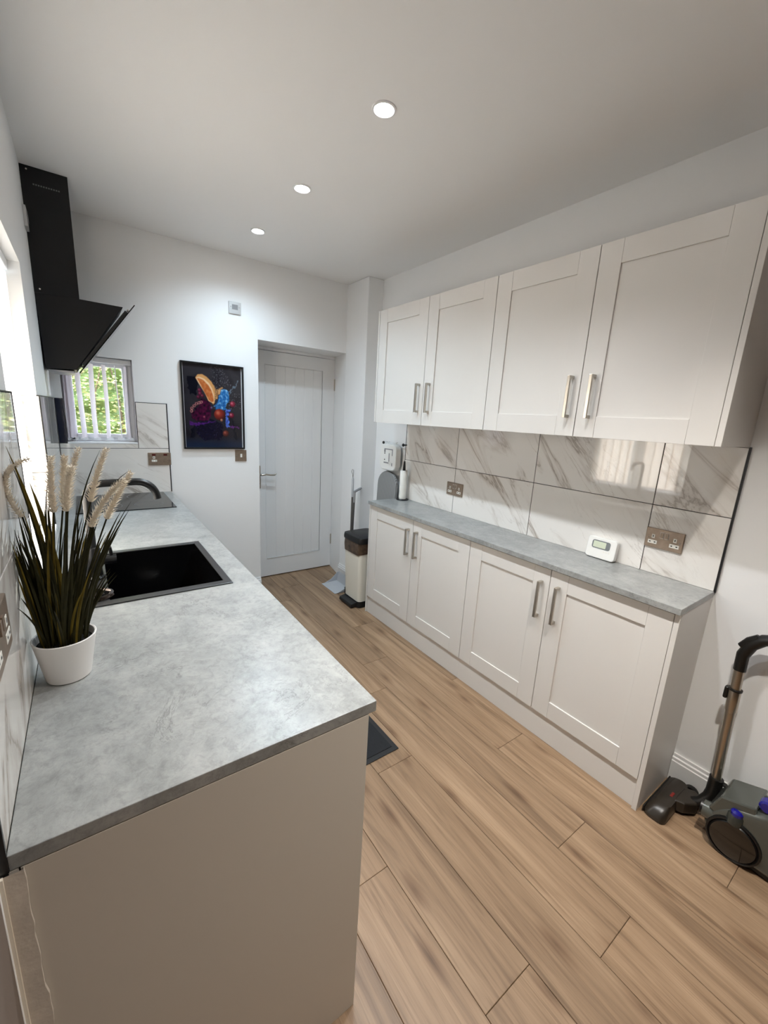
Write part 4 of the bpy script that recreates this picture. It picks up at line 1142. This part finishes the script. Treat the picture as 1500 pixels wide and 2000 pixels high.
# dark seam band along the lid
bm = BM(); tube(bm, [(1.94, -2.975, .150), (1.935, -3.03, .190), (1.932, -3.08, .195), (1.932, -3.14, .215), (1.935, -3.22, .255), (1.94, -3.30, .248)], .005, 8)
obj('lid_seam', bm, M['vac2'], bd, smooth=True)
for xs_, sg, nm in ((1.900, -1, 'wheel'), (2.084, 1, 'wheel')):
    prof_w = [(0, .0), (.050, .001), (.066, .004), (.070, .010), (.074, .006), (.0795, .008), (.081, .016), (.081, .034), (.070, .040), (0, .040)]
    bm = BM(); lathe(bm, (xs_, VC.y, .0815), [(r_, (h_ if sg < 0 else -h_) - (.0 if sg < 0 else -.012)) for r_, h_ in prof_w], 48, 'X')
    wv = obj(nm, bm, M['vacblk'], vc, smooth=True)
    bm = BM(); lathe(bm, (xs_ - (.0012 if sg < 0 else -.0132), VC.y, .0815), [(0, 0), (.050, .001), (.066, .0045), (.066, .006), (0, .006)] if sg < 0 else [(0, 0), (.066, 0), (.066, -.003), (0, -.003)], 48, 'X')
    obj('wheel_cover', bm, M['disc'], wv, smooth=True)
bm = BM(); prism(bm, [(-2.99, .004), (-2.97, .03), (-3.40, .03), (-3.39, .004)], 'X', 1.93, 2.06); obj('underside', bm, M['vacblk'], vc, bevel=.004)
bm = BM(); lathe(bm, (1.923, -3.036, .168), [(0, .020), (.018, .019), (.024, .012), (.026, -.02), (0, -.02)], 28); o = obj('button_socket', bm, M['vac2'], bd, smooth=True)
bm = BM(); lathe(bm, (1.920, -3.037, .176), [(0, .026), (.012, .0245), (.0185, .018), (.0185, .0), (0, .0)], 28); obj('button', bm, M['blue'], bd, smooth=True)
bm = BM(); lathe(bm, (1.942, -3.100, .262), [(0, -.012), (.016, -.011), (.022, -.005), (.023, .02), (0, .02)], 28, 'X'); obj('power_dial', bm, M['blue'], bd, smooth=True)
bm = BM(); tube(bm, [(1.950, -3.00, .115), (1.948, -2.965, .112), (1.946, -2.940, .110)], [.034, .033, .030], 24); hi = obj('hose_inlet', bm, M['vac'], bd, smooth=True)
bm = BM(); cyl(bm, (1.946, -2.941, .110), (1.9455, -2.934, .110), .0315, seg=24); obj('inlet_collar', bm, M['vacblk'], hi, smooth=True)

# floor head, elbow and wand
hdv = obj('floor_head', loft(BM(), [(1.842, 2.112, -2.862, -2.786, .022, .003, None), (1.838, 2.114, -2.864, -2.783, .026, .018, None), (1.850, 2.106, -2.862, -2.790, .026, .040, None), (1.880, 2.085, -2.858, -2.805, .024, .058, None)], 6), M['head'], vc, smooth=True)
obj('front_bumper', bx(1.846, 2.108, -2.787, -2.781, .006, .030), M['vacblk'], hdv, bevel=.002)
bm = BM(); prism(bm, [(1.945, -2.850), (2.055, -2.850), (2.075, -2.885), (2.050, -2.915), (2.000, -2.915), (1.960, -2.885)], 'Z', .012, .062); obj('neck_mount', bm, M['head'], hdv, bevel=.008, seg=3)
obj('pedal', bx(1.955, 1.985, -2.842, -2.832, .056, .0605), M['redmark'], hdv, bevel=.002)
bm = BM(); lathe(bm, (2.085, -2.868, .032), [(0, -.012), (.026, -.011), (.029, 0), (.026, .011), (0, .012)], 24, 'X'); obj('rear_roller', bm, M['vacblk'], hdv, smooth=True)
WB, WT = Vector((2.060, -2.938, .135)), Vector((2.070, -2.918, .595))
bm = BM(); tube(bm, [(2.022, -2.895, .045), (2.030, -2.915, .060), (2.048, -2.932, .085), (2.058, -2.938, .115), WB+Vector((0, 0, .045))], [.021, .021, .023, .024, .0235], 20); eb = obj('elbow', bm, M['vacblk'], vc, smooth=True)
bm = BM(); box(bm, 2.050, 2.072, -2.982, -2.960, .165, .172); obj('catch', bm, M['vacblk'], eb, bevel=.002)
def along(t): return WB + (WT-WB)*t
bm = BM(); tube(bm, [along(.05), along(.74)], .0165, 24); wd = obj('wand', bm, M['wand'], vc, smooth=True)
bm = BM(); tube(bm, [along(.73), along(.75), along(.93), along(.94)], [.0168, .0195, .0195, .018], 24); obj('outer_tube', bm, M['wand'], wd, smooth=True)
bm = BM(); tube(bm, [along(.93), along(1.13)], .0165, 24); obj('upper_tube', bm, M['wand'], wd, smooth=True)
bm = BM(); lathe(bm, along(.935), [(.017, -.004), (.0225, -.003), (.0225, .003), (.017, .004)], 24); obj('clamp_ring', bm, M['vacblk'], wd, smooth=True)
c = along(.90); bm = BM(); box(bm, c.x-.012, c.x+.012, c.y+.017, c.y+.031, c.z-.032, c.z+.018); obj('slide_button', bm, M['vacblk'], wd, bevel=.006, seg=3)
hp = [along(1.11), along(1.17), V(2.070, -2.914, .710), V(2.070, -2.930, .757), V(2.068, -2.960, .792), V(2.064, -3.005, .812), V(2.058, -3.06, .815), V(2.05, -3.12, .800)]
bm = BM(); tube(bm, hp, [.0195, .0195, .020, .0205, .0205, .0195, .0185, .0185], 20); hh = obj('handle', bm, M['vacblk'], vc, smooth=True)
bm = BM(); tube(bm, [V(2.070, -2.902, .740), V(2.069, -2.922, .772), V(2.067, -2.945, .796)], [.012, .014, .012], 12); obj('suction_slider', bm, M['vacblk'], hh, smooth=True)
bm = BM(); pts = []
ctrl = [V(2.05, -3.12, .800), V(2.03, -3.30, .74), V(2.0, -3.50, .50), V(1.97, -3.56, .22), V(1.93, -3.45, .06), V(1.86, -3.25, .045), V(1.85, -3.05, .05)]
def catmull(P_, n):
    out = []
    Q = [P_[0]] + P_ + [P_[-1]]
    for i in range(1, len(Q)-2):
        for k in range(n):
            t = k/n; a, b, c_, d_ = Q[i-1], Q[i], Q[i+1], Q[i+2]
            out.append(.5*((2*b) + (c_-a)*t + (2*a-5*b+4*c_-d_)*t*t + (3*b-a-3*c_+d_)*t**3))
    out.append(P_[-1]); return out
hose = catmull(ctrl[:5], 24)
tube(bm, hose, [.0165 + (.0018 if i % 2 else 0) for i in range(len(hose))], 14); obj('hose', bm, M['vacblk'], vc, smooth=False)

# ------------------------------------------------------------------ outside
struct('ground', bx(-9, 9, .5, 14, -.30, -.20), M['paving'])
struct('ground_2', bx(-12, -.3, -12, .5, -.30, -.20), M['paving'])
bm = BM(); NXg, NYg = 30, 10
g = [[bm.verts.new((-4+8*i/NXg, 1.3+1.6*j/NYg, .98 + .05*j/NYg + .02*noise.noise(Vector((i*.9, j*.9, 2))))) for i in range(NXg+1)] for j in range(NYg+1)]
for j in range(NYg):
    for i in range(NXg): bm.faces.new((g[j][i], g[j][i+1], g[j+1][i+1], g[j+1][i]))
bl_ = [bm.verts.new((-4, 1.3, -.2)), bm.verts.new((4, 1.3, -.2))]
bm.faces.new([bl_[0], bl_[1]] + [g[0][i] for i in range(NXg, -1, -1)])
bank = struct('garden_bank', bm, M['dry'])
random.seed(21)
hg = thing('hedge', 'sunlit leafy hedge seen through the small far window', 'hedge', (.2, 2.9, 1.0))
for mi, cnt in (('leaf', 9000), ('leaf2', 9000)):
    bm = BM()
    for k in range(cnt):
        x_ = random.uniform(-1.2, 1.9); z_ = 1.02 + 1.9*random.random()**1.0
        y_ = 2.62 + .45*random.random() + .22*noise.noise(Vector((x_*2.2, z_*2.2, 1)))
        s_ = random.uniform(.010, .025)
        a = Vector((random.uniform(-1, 1), random.uniform(-1, 1), random.uniform(-1, 1))).normalized(); u_, w_ = frame_axes(a)
        p = Vector((x_, y_, z_))
        vv = [bm.verts.new(p+u_*s_*1.3), bm.verts.new(p+w_*s_*.6+a*s_*.15), bm.verts.new(p-u_*s_*1.3), bm.verts.new(p-w_*s_*.6+a*s_*.15)]
        bm.faces.new(vv)
    o = obj('foliage', bm, M[mi], hg); o['kind'] = 'stuff'
bm = BM(); NI, NJ = 40, 26
g = [[bm.verts.new((-1.3+3.3*i/NI, 2.86+.16*noise.noise(Vector((i*.35, j*.35, 5))), .99+1.95*j/NJ)) for i in range(NI+1)] for j in range(NJ+1)]
for j in range(NJ):
    for i in range(NI): bm.faces.new((g[j][i], g[j][i+1], g[j+1][i+1], g[j+1][i]))
b0 = [bm.verts.new((-1.3+3.3*i/NI, 3.35, .99)) for i in (0, NI)]; b1 = [bm.verts.new((-1.3+3.3*i/NI, 3.35, 2.9)) for i in (0, NI)]
bm.faces.new((b0[0], b0[1], b1[1], b1[0])); bm.faces.new([b1[0], b1[1]] + [g[NJ][i] for i in range(NI, -1, -1)])
bm.faces.new([b0[0], b1[0]] + [g[j][0] for j in range(NJ, -1, -1)]); bm.faces.new([b1[1], b0[1]] + [g[j][NI] for j in range(NJ+1)])
obj('inner_growth', bm, M['leaf'], hg)
bm = BM()
for k in range(16):
    x_ = random.uniform(-1.2, 1.9); y_ = random.uniform(2.70, 2.85)
    tube(bm, [(x_, y_, .99), (x_+random.uniform(-.1, .1), y_, 1.6), (x_+random.uniform(-.3, .3), y_, 2.5)], [.014, .010, .004], 6)
o = obj('branches', bm, M['twig'], hg); o['kind'] = 'stuff'
